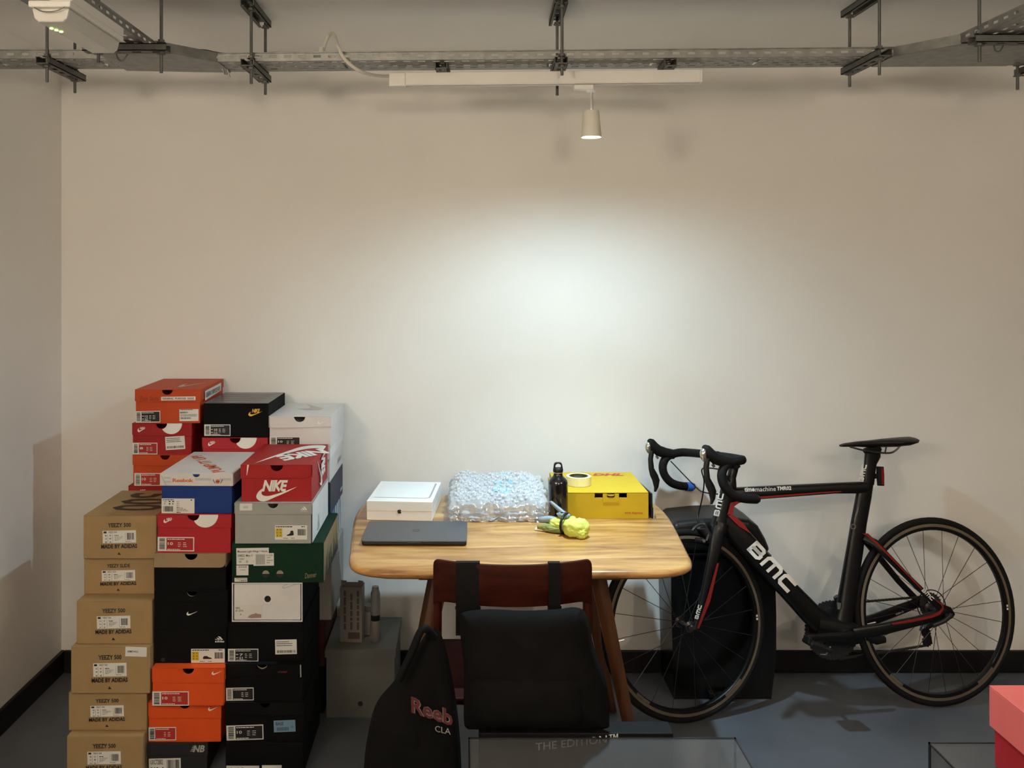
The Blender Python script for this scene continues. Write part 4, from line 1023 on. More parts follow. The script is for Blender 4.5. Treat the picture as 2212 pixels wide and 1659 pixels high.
t = thing('bubble_wrap', 'folded sheet of clear bubble wrap heaped on the table', 'bubble wrap', ((1075 - CX) / F * (wy0 + .17), wy0 + .178, TZ + .0008))
rnd = random.Random(11)
WW, WD = .164, .165
def sheet(z0, zr, seed, ins, lip):
    """wavy sheet over the heap; returns height function"""
    def hfn(u, v):      # u,v in -1..1
        e = max(abs(u) ** 5, abs(v) ** 5); n = noise.noise((u * 2.1 + seed, v * 2.1, seed * 1.7)); n2 = noise.noise((u * 9 + seed, v * 9, 3.1 + seed))
        slope = .5 + .5 * (v * .5 + .5)
        return max(.0015, z0 * (1 - .25 * e) + zr * slope * (1 - e * lip) * (1 + .38 * n) + .012 * n2)
    return hfn
def film(name, hfn, ins, seed, nb, bub=True, side=True):
    b = MB(); n = 34; vs = []; fs = []
    for j in range(n + 1):
        for i in range(n + 1):
            u, v = -1 + 2 * i / n, -1 + 2 * j / n
            jx = .014 * noise.noise((v * 5, seed, 1.0)) * abs(u) + .010 * noise.noise((v * 17, seed, 4.0)) * abs(u); jy = .014 * noise.noise((u * 5, seed, 2.0)) * abs(v) + .010 * noise.noise((u * 17, seed, 5.)) * abs(v)
            vs.append((u * (WW - ins) + jx, v * (WD - ins) + jy, hfn(u, v)))
    for j in range(n):
        for i in range(n): a = j * (n + 1) + i; fs.append((a, a + 1, a + n + 2, a + n + 1))
    b.add(vs, fs)
    if side:      # ruffled skirts down to the table
        edge = [i for i in range(n + 1)] + [(j) * (n + 1) + n for j in range(1, n + 1)] + [n * (n + 1) + i for i in range(n - 1, -1, -1)] + [j * (n + 1) for j in range(n - 1, 0, -1)]
        top = [vs[i] for i in edge]; rr = [top]
        for lv, (sc_, zf) in enumerate(((1.03, .80), (.985, .66), (1.035, .52), (.99, .38), (1.04, .24), (1.0, .12), (1.03, .0))):
            rr.append([(x * (sc_ + .045 * noise.noise((x * 70, y * 70, lv * 2 + seed))), y * (sc_ + .045 * noise.noise((x * 70, y * 70, 7 + lv * 2 + seed))), max(.0006, z * zf)) for x, y, z in top])
        b.rings(rr, cap=False)
    o = b.build(name, M_film, t, smooth=70)
    if bub:
        bb = MB(); p = .0165
        ny = int(2 * (WD - ins) / (p * .87)); nx = int(2 * (WW - ins) / p)
        for j in range(1, ny):
            for i in range(1, nx):
                x = -(WW - ins) + (i + .5 * (j % 2)) * p; y = -(WD - ins) + j * p * .87
                if abs(x) > WW - ins - .004: continue
                z = hfn(x / (WW - ins), y / (WD - ins)) - .001; r = .0072 * rnd.uniform(.85, 1.1); ta, tb = rnd.uniform(-.5, .5), rnd.uniform(-.5, .5); hh_ = .0062 * rnd.uniform(.6, 1.2)
                ring = [[(x + r * f_ * math.cos(R(q * 45)) + ta * .004 * g_, y + r * f_ * math.sin(R(q * 45)) + tb * .004 * g_, z + hh_ * g_ + (ta * math.cos(R(q * 45)) + tb * math.sin(R(q * 45))) * .003 * g_) for q in range(8)] for f_, g_ in ((1, 0), (.94, .45), (.72, .85), (.3, 1.0))]
                bb.rings(ring)
        o2 = bb.build('bubbles', M_film, o, smooth=80); o2['kind'] = 'stuff'
    return o
h1, h2, h3 = sheet(.05, .055, 1.3, 0, .30), sheet(.028, .036, 4.1, .01, .4), sheet(.010, .018, 7.7, .004, .4)
film('top_fold', h1, 0, 1.3, 20)
film('middle_fold', h2, .008, 4.1, 20)
film('bottom_fold', h3, .004, 7.7, 20, bub=False)
mp_ = mat('cyan_print', (.20, .62, .74), rough=.5, alpha=.45)
for tx, (x0, x1, y0, y1) in (('AIR', (-.012, .060, -.062, -.030)), ('BUBBLE', (-.02, .055, -.105, -.078)), ('recycle', (.0, .075, .085, .10)), ('PACK', (-.012, .058, -.018, .01))):
    vs, fs = glyphs(tx, 0, .03)
    MB().add([(x0 + (x1 - x0) * a_, y0 + (y1 - y0) * c_, h1((x0 + (x1 - x0) * a_) / WW, (y0 + (y1 - y0) * c_) / WD) + .0045) for a_, c_ in vs], fs).build('blue_print', mp_, t)
# ---------------------------------------------------------------- road bicycle leaning on the wall
Yf, Yr = CH * F / (1562 - HY), CH * F / (1528 - HY)
Cf, Cr = Vector(((1479 - CX) / F * Yf, Yf, 0)), Vector(((2016 - CX) / F * Yr, Yr, 0))
d_ = (Cr - Cf).normalized(); LEAN = R(7.0)
n_ = Vector((-d_.y, d_.x, 0)); up_ = Vector((0, 0, 1)) * math.cos(LEAN) + n_ * math.sin(LEAN); w_ = n_ * math.cos(LEAN) - Vector((0, 0, 1)) * math.sin(LEAN)
BM_ = Matrix(((d_.x, w_.x, up_.x, Cf.x), (d_.y, w_.y, up_.y, Cf.y), (d_.z, w_.z, up_.z, Cf.z + .0012), (0, 0, 0, 1)))
BI_ = BM_.inverted()
def bk(px, py, t=0.0):
    """photograph pixel -> bicycle coordinates (along, across, up) on the plane 'across = t'"""
    o = BI_ @ Vector((0, 0, CH)); r = (BI_.to_3x3() @ Vector(((px - CX) / F, 1, -(py - HY) / F)))
    k = (t - o.y) / r.y; p = o + r * k
    return Vector((p.x, t, p.z))
KB = 3.38 / F
bike = thing('road_bicycle', 'black road bicycle with red accents leaning against the wall', 'bicycle'); bike.matrix_world = BM_
M_carbon = mat('black_carbon', (.0035, .0035, .0038), rough=.38, coat=.08, spec=.3)
M_matte = mat('matte_black_rubber', (.005, .005, .005), rough=.75, spec=.2, bump=.15, bscale=300)
M_tyre = mat('black_tyre', (.007, .007, .007), rough=.8, spec=.2)
M_tan = mat('tan_rim_band', (.13, .105, .075), rough=.45, var=.15, vscale=10)
M_redp = mat('red_frame_paint', (.22, .010, .007), rough=.4)
M_silver = mat('polished_alloy', (.55, .55, .53), rough=.2, metal=.9)
M_spoke = mat('dark_steel_spoke', (.045, .045, .047), rough=.35, metal=.6)
M_chain = mat('oily_chain', (.03, .028, .025), rough=.5, metal=.5)
M_gun = mat('gunmetal', (.06, .06, .065), rough=.3, metal=.7)
def wheel(label, cx, cy, l, r, tp, bt, hub_t, yaw, nsp, seed, s_fix=None):
    c = bk(cx, cy); rz = (bk(cx, tp).z - bk(cx, bt).z) / 2; rs = (bk(r, cy).x - bk(l, cy).x) / 2
    c.z = rz
    root = MB().lathe([(rz - .046, -.008), (rz - .044, -.0105), (rz - .030, -.0115), (rz - .022, -.0105), (rz - .022, .0105), (rz - .030, .0115), (rz - .044, .0105), (rz - .046, .008)], 72, axis='y', cap=False)
    root.v += []; n = 72; m_ = 8
    root.f += [((m_ - 1) * n + k, (m_ - 1) * n + (k + 1) % n, (k + 1) % n, k) for k in range(n)]
    w = root.build('wheel', M_carbon, bike, smooth=40); w.location = c
    w['label'] = label
    w.rotation_euler = (0, 0, yaw); w.scale = ((s_fix or rs / rz), 1, 1)
    MB().tube([((rz - .0125) * math.cos(R(q * 5)), 0, (rz - .0125) * math.sin(R(q * 5))) for q in range(72)], .0125, 12, loop=True).build('tyre', M_tyre, w, smooth=60)
    for sg in (-1, 1):
        MB().lathe([(rz - .033, sg * .0119), (rz - .0225, sg * .0112)], 72, axis='y', cap=False).build('brake_band', M_tan, w, smooth=60)
    MB().lathe([(.006, -.052), (.010, -.050), (.010, -.040), (.020, -.036), (.020, -.033), (.011, -.030), (.011, .030), (.020, .033), (.020, .036), (.010, .040), (.010, .050), (.006, .052)], 20, axis='y').build('hub', M_gun, w, smooth=40)
    rnd = random.Random(seed)
    base = MB().tube([(0, 0, 0), (0, 0, 1)], .00115, 5).mesh('spoke', M_spoke)
    for i in range(nsp):
        a = 2 * math.pi * (i + .3) / nsp; sg = -1 if i % 2 else 1; off = R(38) * (1 if (i // 2) % 2 else -1)
        p0 = Vector((.019 * math.cos(a + off), sg * .034, .019 * math.sin(a + off))); p1 = Vector(((rz - .045) * math.cos(a), sg * .002, (rz - .045) * math.sin(a)))
        v = p1 - p0; o = obj_of('spoke', base, w); o.location = p0; o.rotation_euler = v.to_track_quat('Z', 'Y').to_euler(); o.scale = (1, 1, v.length)
    for a0, a1, mm in ((225, 238, M_tan), (300, 318, M_tan)):
        MB().add([(rr * math.cos(R(a)), -.0125, rr * math.sin(R(a))) for a in range(a0, a1, 2) for rr in (rz - .043, rz - .034)], [(2 * i, 2 * i + 1, 2 * i + 3, 2 * i + 2) for i in range(len(range(a0, a1, 2)) - 1)]).build('rim_decal', mm, w)
    q = MB()
    for a in (-.6, 1.6): q.add([(rr * math.cos(R(a + da)), -.0125, rr * math.sin(R(a + da))) for da, rr in ((-.7, rz - .034), (.7, rz - .034), (.7, rz - .041), (-.7, rz - .041))], [(0, 1, 2, 3)])
    q.build('rim_mark', M_whiteink, w)
    va = R(187); MB().tube([((rz - .046) * math.cos(va), 0, (rz - .046) * math.sin(va)), ((rz - .085) * math.cos(va), 0, (rz - .085) * math.sin(va))], [.0022, .003], 8).build('valve', M_silver, w)
    return w, c, rz
W1, c1_, rz1 = wheel('front wheel with black spokes', 1479.5, 1352.5, 1297, 1662, 1143, 1562, 0, R(10), 20, 1, s_fix=.985)
W2, c2_, rz2 = wheel('rear wheel with tan brake band', 2019.5, 1322.8, 1846, 2193, 1117.6, 1528, 0, 0, 24, 2)

def sect(path, seg=14, pw=3.2):
    """path of (point, in-plane half width, lateral half width); superelliptic section"""
    rr = []; m = len(path)
    for i, (p, hw, lt) in enumerate(path):
        a = path[max(i - 1, 0)][0]; b = path[min(i + 1, m - 1)][0]; tg = (b - a); tg.y = 0; tg.normalize(); nn = Vector((-tg.z, 0, tg.x))
        ring = []
        for q in range(seg):
            f_ = 2 * math.pi * (q + .5) / seg; cx, sx = math.cos(f_), math.sin(f_)
            u = math.copysign(abs(cx) ** (2 / pw), cx); v = math.copysign(abs(sx) ** (2 / pw), sx)
            ring.append(p + nn * hw * u + Vector((0, 1, 0)) * lt * v)
        rr.append(ring)
    return MB().rings(rr)
def tubep(name, pts, m=None, par=None, pw=3.2):
    """pts: (px, py, half width px, lateral m, across m)"""
    return sect([(bk(x, y, t), hw * KB, lt) for x, y, hw, lt, t in pts], pw=pw).build(name, m or M_carbon, par or bike, smooth=45)
def decal(name, polys, t, m, par=None):
    b = MB()
    for p in polys: b.flat([tuple(bk(x, y, t)) for x, y in p], lambda *v: v) if False else b.add([tuple(bk(x, y, t)) for x, y in p], [tuple(range(len(p)))])
    return b.build(name, m, par or bike)
def dtext(name, txt, tl, tr, bl, t, m, shear=0, bold=.01, par=None, space=1.0):
    vs, fs = glyphs(txt, shear, bold, space)
    out = [tuple(bk(bl[0] + (tr[0] - tl[0]) * a + (tl[0] - bl[0]) * b, bl[1] + (tr[1] - tl[1]) * a + (tl[1] - bl[1]) * b, t)) for a, b in vs]
    return MB().add(out, fs).build(name, m, par or bike)
BW_ = 4.6      # letters drawn one unit high, BW_ wide
_b = stroke([(.02, .135), (.98, .135), (1.16, .26), (1.16, .40), (.98, .50), (.1, .50)], .25) + stroke([(.1, .50), (.92, .50), (1.08, .60), (1.08, .76), (.92, .865), (.02, .865)], .25) + stroke([(.14, .03), (.14, .97)], .28)
_m = stroke([(1.62, .0), (1.62, .70), (1.78, .865), (2.86, .865), (3.02, .70), (3.02, .0)], .27) + stroke([(2.32, .80), (2.32, .0)], .26)
_c = stroke([(4.58, .865), (3.60, .865), (3.44, .72), (3.44, .28), (3.60, .135), (4.58, .135)], .27)
BMC = [(0, [[(x / BW_, y) for x, y in q] for q in L]) for L in (_b, _m, _c)]
def bmc(name, tl, tr, bl, t, par, m=None):
    b = MB()
    for _, qs in BMC:
        for q in qs: b.add([tuple(bk(bl[0] + (tr[0] - tl[0]) * a + (tl[0] - bl[0]) * c, bl[1] + (tr[1] - tl[1]) * a + (tl[1] - bl[1]) * c, t)) for a, c in q], [(0, 1, 2, 3)])
    return b.build(name, m or M_whiteink, par)
# frame tubes
dt = tubep('down_tube', [(1562, 1118, 16, .020, 0), (1590, 1150, 23, .024, 0), (1640, 1206, 22, .025, 0), (1700, 1271, 21, .026, 0), (1750, 1324, 23, .028, 0), (1795, 1366, 26, .030, 0)])
bmc('lettering', (1635, 1167), (1724, 1262), (1612, 1187), -.0272, dt)
ht = tubep('head_tube', [(1574, 1042, 13, .019, 0), (1566, 1085, 15, .020, 0), (1556, 1122, 16, .022, 0), (1551, 1140, 17, .024, 0)])
bmc('lettering', (1541, 1113), (1552, 1064), (1553, 1116), -.0235, ht)
tt = tubep('top_tube', [(1570, 1070, 16, .018, 0), (1612, 1066, 14, .020, 0), (1700, 1060.5, 13, .020, 0), (1800, 1054.5, 11.5, .019, 0), (1868, 1053, 13, .018, 0)])
dtext('lettering', 'time', (1608, 1052.5), (1630, 1051.5), (1608, 1062.5), -.0213, M_whiteink, 0, .035, tt)
dtext('lettering', 'machine', (1631, 1052), (1676, 1050.5), (1631, 1062), -.0213, M_whiteink, 0, 0, tt)
dtext('lettering', 'TMR02', (1678, 1051), (1709.5, 1050), (1678, 1059.5), -.0213, M_whiteink, 0, .035, tt)
decal('red_stripe', [[(1612, 1075), (1700, 1068.5), (1780, 1062.5), (1815, 1060.5), (1820, 1062.5), (1725, 1070), (1640, 1077), (1613, 1081.5)]], -.0205, M_redp, tt)
decal('red_stripe', [[(1578, 1086), (1600, 1081.5), (1612, 1075.5), (1613, 1081.5), (1596, 1087), (1586, 1094), (1583, 1110), (1571, 1112)], [(1572, 1113), (1583, 1111.5), (1607, 1131), (1621, 1152), (1596, 1137)]], -.0262, M_redp, ht)
tubep('seat_tube', [(1872, 1040, 15, .014, 0), (1866, 1070, 17, .015, 0), (1855, 1130, 17, .016, 0), (1846, 1190, 18, .018, 0), (1836, 1250, 18, .020, 0), (1826, 1310, 18, .024, 0), (1816, 1362, 22, .030, 0)])
# rear wheel cut-out fin and bottom bracket
tubep('bottom_bracket', [(1760, 1350, 22, .032, 0), (1795, 1362, 30, .034, 0), (1830, 1366, 28, .034, 0), (1852, 1368, 20, .034, 0)])
sp = tubep('seat_post', [(1876, 1046, 12, .011, 0), (1878, 1020, 13, .011, 0), (1880, 1000, 14, .011, 0), (1885, 983, 18, .012, 0), (1885, 976, 18, .013, 0)])
bmc('lettering', (1854, 1040), (1862, 1003), (1865, 1041), -.0122, sp)
for t, lab in ((-.062, 'near'), (.058, 'far')):
    f_ = 1 if t < 0 else 0
    cs = tubep('chain_stay', [(1842, 1368, 12, .012, t * .55), (1905, 1359, 12, .010, t * .9), (1980, 1342, 10, .009, t), (2030, 1328, 11, .008, t), (2046, 1320, 9, .007, t)] if f_ else [(1850, 1349, 11, .012, t * .55), (1890, 1337, 11, .010, t * .9), (1945, 1316, 11, .009, t), (1985, 1301, 10, .008, t), (2002, 1298, 9, .007, t)])
    ss = tubep('seat_stay', [(1864, 1160, 8, .010, t * .2), (1888, 1172, 9, .010, t * .55), (1910, 1195, 7.5, .008, t * .8), (1960, 1246, 6.5, .007, t), (2012, 1296, 6.5, .007, t), (2034, 1314, 8, .007, t)] if f_ else [(1868, 1166, 8, .010, t * .2), (1896, 1200, 7, .009, t * .7), (1940, 1254, 6.5, .007, t), (1984, 1300, 7, .007, t)])
    if f_:
        decal('red_stripe', [[(1926, 1346), (1970, 1338.5), (2012, 1329), (2026, 1323), (2035, 1313), (2033, 1307), (2022, 1298), (2018, 1294), (2027, 1299), (2038, 1308), (2039, 1316), (2030, 1328), (2014, 1334.5), (1970, 1344), (1928, 1349.5)]], t - .0108, M_redp, cs)
        decal('red_stripe', [[(1862, 1152.5), (1875, 1152), (1890, 1166), (1906, 1182), (1992, 1271), (1990, 1273), (1904, 1186), (1884, 1168), (1872, 1157)]], t * .98 - .0105, M_redp, ss)
        bmc('lettering', (1996, 1271), (2019, 1293), (1990, 1276), t - .0105, ss)
    else:
        dtext('lettering', 'sub-A', (1934, 1324), (1951, 1318), (1936, 1329), t - .0115, M_greyink, .1, .02, cs)
decal('seat_bolt_ring', [arc(1843, 1137.5, 6, 0, 345, 23)], -.0185, M_silver); decal('seat_bolt', [arc(1843, 1137.5, 3.4, 0, 345, 23)], -.019, M_gun)
for (x, y) in ((1825, 1226.5), (1819, 1264)):
    p = bk(x, y, 0); MB().lathe([(.004, -.0), (.004, .012)], 10, (p.x, p.y, p.z), axis='x').build('bottle_bolt', M_silver, bike)
# saddle
pr = [(1816, 961, 2.5), (1824, 958.8, 4), (1850, 955.5, 6), (1880, 953.5, 8), (1905, 951, 9.5), (1930, 949, 10), (1950, 947, 9.5), (1964, 945.5, 7), (1971, 945.5, 3)]
lat = [.012, .017, .019, .021, .030, .050, .062, .060, .045]
rr = []
for (x, y, hw), la in zip(pr, lat):
    p = bk(x, y, 0); ring = []
    for q in range(16):
        f_ = 2 * math.pi * q / 16; s_, c_ = math.sin(f_), math.cos(f_)
        ring.append((p.x, la * c_, p.z + hw * KB * (s_ * .35 if s_ > 0 else s_ * 1.65) - .010 * (c_ ** 2) * (la / .062)))
    rr.append(ring)
sd_ = MB().rings(rr).build('saddle', mat('black_leather', (.006, .0055, .0055), rough=.4, spec=.3, bump=.1, bscale=150), bike, smooth=60)
for sg in (-1, 1):
    MB().tube(catmull([bk(1836, 965, sg * .010), bk(1862, 972, sg * .020), bk(1890, 977, sg * .022), bk(1922, 978.5, sg * .022), bk(1936, 972, sg * .024), bk(1945, 962, sg * .026)], 5), .0035, 8).build('saddle_rail', M_gun, sd_)
MB().tube([bk(1912, 977, -.022), bk(1915, 962, -.02)], .003, 6).build('rail_strut', M_gun, sd_)
tubep('saddle_clamp', [(1884, 980, 17, .016, 0), (1884, 972, 21, .020, 0), (1882, 966, 17, .022, 0)], M_matte)
tl_ = tubep('tail_light', [(1901, 1008, 7.0, .011, 0), (1901.5, 1028, 7.6, .012, 0), (1902.5, 1049, 6.5, .011, 0)], M_matte)
decal('tail_light_lens', [[(1904, 1010), (1909, 1012), (1910, 1046), (1905, 1047)]], -.0128, mat('red_lens', (.20, .008, .008), rough=.2), tl_)
tubep('tail_light_bracket', [(1882, 1029, 6, .008, 0), (1896, 1028, 5, .007, 0)], M_matte)
# fork, brake
for t in (-.036, .036):
    fb = tubep('fork_blade', [(1553, 1136, 14, .016, t * .45), (1548, 1165, 14, .011, t * .85), (1538, 1215, 12, .009, t), (1524, 1280, 10, .008, t), (1508, 1345, 8.5, .007, t * 1.2), (1503, 1360, 7.5, .007, t * 1.25)])
    if t < 0:
        decal('red_stripe', [[(1549, 1216), (1553, 1217), (1534, 1300), (1510, 1358), (1506, 1357), (1528, 1290)]], t * 1.2 - .0085, M_redp, fb)
        bmc('lettering', (1500, 1336), (1508.5, 1306), (1508, 1338), t * 1.2 - .0085, fb)
tubep('fork_crown', [(1556, 1128, 16, .030, 0), (1552, 1142, 15, .036, 0), (1550, 1156, 12, .036, 0)])
bc = tubep('brake_caliper', [(1524, 1134, 7, .010, -.01), (1515, 1140, 9, .026, -.01), (1528, 1156, 8, .030, -.005), (1531, 1170, 7, .030, 0)], M_gun)
MB().tube(catmull([bk(1496, 1146, -.03), bk(1506, 1136, -.032), bk(1520, 1134, -.03), bk(1530, 1150, -.03), bk(1526, 1168, -.034)], 5), .005, 8).build('brake_arm', M_gun, bc)
tubep('brake_pad', [(1502, 1166, 5, .005, -.030), (1524, 1170, 5, .005, -.030)], M_black)
MB().lathe([(.0055, -.004), (.0055, .004)], 12, tuple(bk(1520, 1168, -.038)), axis='y').build('pad_bolt', M_silver, bike)
MB().tube(catmull([bk(1508, 1110, -.02), bk(1507, 1122, -.022), bk(1514, 1136, -.025)], 4), .004, 8).build('cable_barrel', M_gun, bike)
# stem and steered handlebar
st0 = bk(1585, 1010, 0); clampc = bk(1541, 985, 0)
tubep('headset_cover', [(1575, 1056, 15, .021, 0), (1575, 1042, 15, .021, 0), (1580, 1030, 9.5, .016, 0)])
tubep('steerer_spacers', [(1579, 1034, 9, .016, 0), (1588, 1000, 9, .016, 0)])
tubep('stem', [(1590, 1012, 10, .018, 0), (1582, 1000, 13, .019, 0), (1562, 992, 11, .017, 0), (1544, 985, 11, .017, 0)])
tubep('stem_cap', [(1588, 1000, 8, .014, 0), (1594, 1004, 6, .012, 0)], M_gun)
STR = R(10)
hx, hy_ = Vector((math.cos(STR), math.sin(STR), 0)), Vector((-math.sin(STR), math.cos(STR), 0))
def hb(a, b, c): return clampc + hx * a + hy_ * b + Vector((0, 0, c))
BWd = .198
hbpath = [hb(0, -BWd * .93, 0), hb(0, -.1, .002), hb(0, 0, .002), hb(0, .1, .002), hb(0, BWd * .93, 0)]
MB().tube(catmull(hbpath, 6), .0155, 12).build('handlebar', M_matte, bike, smooth=60)
MB().tube([hb(0, -.030, .002), hb(0, .030, .002)], .0175, 12).build('bar_clamp', M_gun, bike, smooth=60)
M_bluet = mat('blue_tape', (.035, .12, .52), rough=.5)
for sg in (-1, 1):
    y = sg * BWd
    drop = [hb(0, y * .9, 0), hb(-.015, y, 0), hb(-.05, y, -.004), hb(-.082, y * 1.01, -.018), hb(-.097, y * 1.02, -.048), hb(-.090, y * 1.03, -.082), hb(-.062, y * 1.04, -.112), hb(-.02, y * 1.05, -.127), hb(.030, y * 1.06, -.132)]
    MB().tube(catmull(drop, 5), .0158, 12).build('drop_bar', M_matte, bike, smooth=60)
    if sg > 0:
        MB().tube([hb(.004, y * 1.056, -.131), hb(.030, y * 1.06, -.1335)], .0172, 12).build('bar_end_tape', M_bluet, bike, smooth=60)
    MB().tube([hb(.030, y * 1.06, -.132), hb(.040, y * 1.06, -.1325)], [.016, .011], 12).build('bar_plug', M_black, bike, smooth=60)
    hd = [(hb(-.050, y, -.006), .018, .018), (hb(-.085, y, .000), .020, .019), (hb(-.115, y * .995, .010), .021, .0185), (hb(-.135, y * .99, .026), .020, .018), (hb(-.148, y * .985, .044), .016, .016), (hb(-.156, y * .98, .052), .008, .010)]
    path = [p for p, _, _ in hd]
    rr = []
    for i, (p, a, b_) in enumerate(hd):
        tg = (path[min(i + 1, 5)] - path[max(i - 1, 0)]).normalized(); sd2 = hy_; u2 = tg.cross(sd2).normalized()
        rr.append([p + u2 * a * math.cos(R(q * 30)) + sd2 * b_ * math.sin(R(q * 30)) for q in range(12)])
    ho = MB().rings(rr).build('brake_hood', M_matte, bike, smooth=60)
    MB().tube(catmull([hb(-.150, y * .985, .044), hb(-.160, y * .985, .030), hb(-.158, y * .985, .012), hb(-.150, y * .985, .000)], 4), [.006, .009, .0105, .0115, .012, .012, .0115, .011, .010, .009, .008, .006, .004], 10).build('hood_badge', M_silver, ho, smooth=60)
    lv = [(hb(-.145, y * .985, .012), .010, .010), (hb(-.152, y * .985, -.020), .010, .009), (hb(-.150, y * .985, -.055), .012, .007), (hb(-.140, y * .985, -.080), .017, .006), (hb(-.132, y * .985, -.100), .016, .006), (hb(-.132, y * .985, -.125), .010, .005), (hb(-.138, y * .985, -.142), .004, .004)]
    rr = []
    for p, a, b_ in lv: rr.append([p + hx * a * math.cos(R(q * 36)) + hy_ * b_ * math.sin(R(q * 36)) for q in range(10)])
    MB().rings(rr).build('brake_lever', M_black, ho, smooth=60)
    MB().tube([hb(-.128, y * .985, -.008), hb(-.120, y * .985, -.018)], .005, 8).build('lever_pivot', M_silver, ho)
M_cbl = M_black
MB().tube(catmull([hb(-.085, -BWd * .97, -.03), bk(1518, 1012, -.13), bk(1521, 1040, -.10), bk(1517, 1075, -.06), bk(1511, 1100, -.03), bk(1508, 1116, -.022)], 6), .0024, 6).build('brake_cable', M_cbl, bike)
MB().tube(catmull([hb(-.07, BWd * .95, -.03), bk(1503, 1052, .08), bk(1520, 1063, .03), bk(1545, 1067, 0), bk(1572, 1068, -.01)], 6), .0024, 6).build('gear_cable', M_cbl, bike)
MB().tube(catmull([hb(-.04, -BWd * .9, -.012), bk(1552, 1014, -.06), bk(1566, 1024, -.03), bk(1578, 1040, -.022)], 6), .0024, 6).build('gear_cable', M_cbl, bike)
# drivetrain (on the wall side)
cc = bk(1797, 1361, .045)
def ring_gear(name, c, r0, r1, teeth, th, m, par=None):
    prof = []
    for i in range(teeth):
        a = 2 * math.pi * i / teeth; da = math.pi / teeth
        for f_, r in ((0, r1 - .003), (.5, r1 - .003), (.7, r1), (1.3, r1)): prof.append((r * math.cos(a + da * f_), r * math.sin(a + da * f_)))
    n = len(prof); inner = [(r0 * math.cos(2 * math.pi * i / n), r0 * math.sin(2 * math.pi * i / n)) for i in range(n)]
    R4 = [[(c.x + x, c.y + o, c.z + z) for x, z in L] for L, o in ((inner, -th), (prof, -th), (prof, th), (inner, th))]
    return MB().rings(R4, loop=True).build(name, m, par or bike)
ring_gear('chainring', cc, .070, .106, 46, .0022, M_gun); ring_gear('chainring', cc - Vector((0, .008, 0)), .052, .082, 36, .002, M_gun)
for i in range(4):
    a = R(45 + i * 90); MB().tube([cc, cc + Vector((.085 * math.cos(a), 0, .085 * math.sin(a)))], [.018, .010], 8).build('crank_spider', M_black, bike)
cn = bk(1839, 1374, -.075); pe = bk(1745, 1378, -.082)
MB().tube([cn + Vector((0, .03, 0)), cn + Vector((0, .10, 0))], .013, 12).build('crank_spindle', M_gun, bike)
ca = sect([(cn + Vector((.012, 0, 0)), .012, .008), (cn, .0185, .010), (cn.lerp(pe, .3), .014, .009), (cn.lerp(pe, .8), .0125, .008), (pe, .015, .008), (pe + Vector((-.012, 0, 0)), .009, .007)]).build('crank_arm', M_carbon, bike, smooth=45)
fa = cc + Vector((0, .02, 0)); fe = fa + Vector((.160, .015, -.01))
sect([(fa, .018, .009), (fa.lerp(fe, .5), .013, .008), (fe, .013, .008)]).build('crank_arm', M_carbon, bike, smooth=45)
def pedal(c, sg):
    b = MB().box(-.045, .040, sg * .018 - .034, sg * .018 + .034, -.009, .006); o = b.build('pedal', M_black, bike, bevel=.005); o.location = c; o.rotation_euler = (0, R(20), 0)
    MB().box(-.050, -.036, sg * .018 - .02, sg * .018 + .02, -.004, .018).build('pedal_hook', M_black, o, bevel=.003)
    MB().tube([(.030, sg * .018 - .022, .010), (.036, sg * .018, -.020), (.020, sg * .018 + .01, -.026)], .003, 6).build('pedal_spring', M_silver, o)
    MB().tube([(0, -sg * .045, 0), (0, sg * .02, 0)], .006, 8).build('pedal_axle', M_silver, o)
pedal(pe + Vector((0, -.055, -.006)), -1); pedal(fe + Vector((0, .05, -.006)), 1)
casc = bk(2007, 1306, .045)
for i, r in enumerate((.046, .042, .038, .034, .030, .027)): ring_gear('cassette_cog', casc + Vector((0, -.008 + i * .0035, 0)), .018, r, 24 - i * 2, .001, M_gun)
MB().lathe([(.058, -.0), (.058, .001), (.054, .001), (.054, 0)], 40, tuple(casc + Vector((0, -.014, 0))), axis='y', cap=False).build('spoke_protector', M_black, bike)
# chain: two runs of small links
def chain_run(p, q, n):
    for i in range(n):
        c = p.lerp(q, (i + .5) / n); v = (q - p).normalized(); L = (q - p).length / n
        a = math.atan2(v.z, v.x)
        o = obj_of('chain_link', LINK, bike, c); o.rotation_euler = (0, -a, 0)
LINK = MB().prism([(-.0075, -.0035), (-.004, -.0042), (0, -.0026), (.004, -.0042), (.0075, -.0035), (.0075, .0035), (.004, .0042), (0, .0026), (-.004, .0042), (-.0075, .0035)], lambda u, v, w: (u, w, v), -.0035, .0035).mesh('chain_link', M_chain)
dpl = bk(2002, 1386, .045)
chain_run(bk(1806, 1305, .045), bk(1992, 1289, .045), 24); chain_run(cc + Vector((.02, 0, -.104)), dpl + Vector((-.01, 0, -.014)), 24)
tubep('rear_derailleur', [(2050, 1326, 8, .010, .06), (2024, 1338, 9, .014, .06), (1998, 1352, 9, .014, .055), (1994, 1366, 8, .012, .05)], M_gun)
tubep('derailleur_cage', [(1996, 1358, 8, .003, .040), (2004, 1378, 9, .003, .040), (2006, 1392, 9, .003, .040)], M_black)
for p in (bk(2000, 1366, .045), dpl): ring_gear('jockey_wheel', p, .004, .019, 11, .003, M_black)
tubep('front_derailleur', [(1806, 1288, 6, .010, .03), (1812, 1300, 8, .012, .035), (1818, 1318, 6, .006, .04)], M_gun)
decal('derailleur_plate', [[(1808, 1301), (1817, 1303), (1815, 1316), (1809, 1316)]], -.031, M_silver)
tubep('dropout', [(2034, 1316, 11, .006, -.062), (2048, 1322, 12, .006, -.062), (2058, 1331, 7, .006, -.062)], M_carbon)
MB().tube([c2_ + Vector((0, -.085, 0)), c2_ + Vector((0, .075, 0))], .007, 10).build('rear_axle', M_gun, bike)
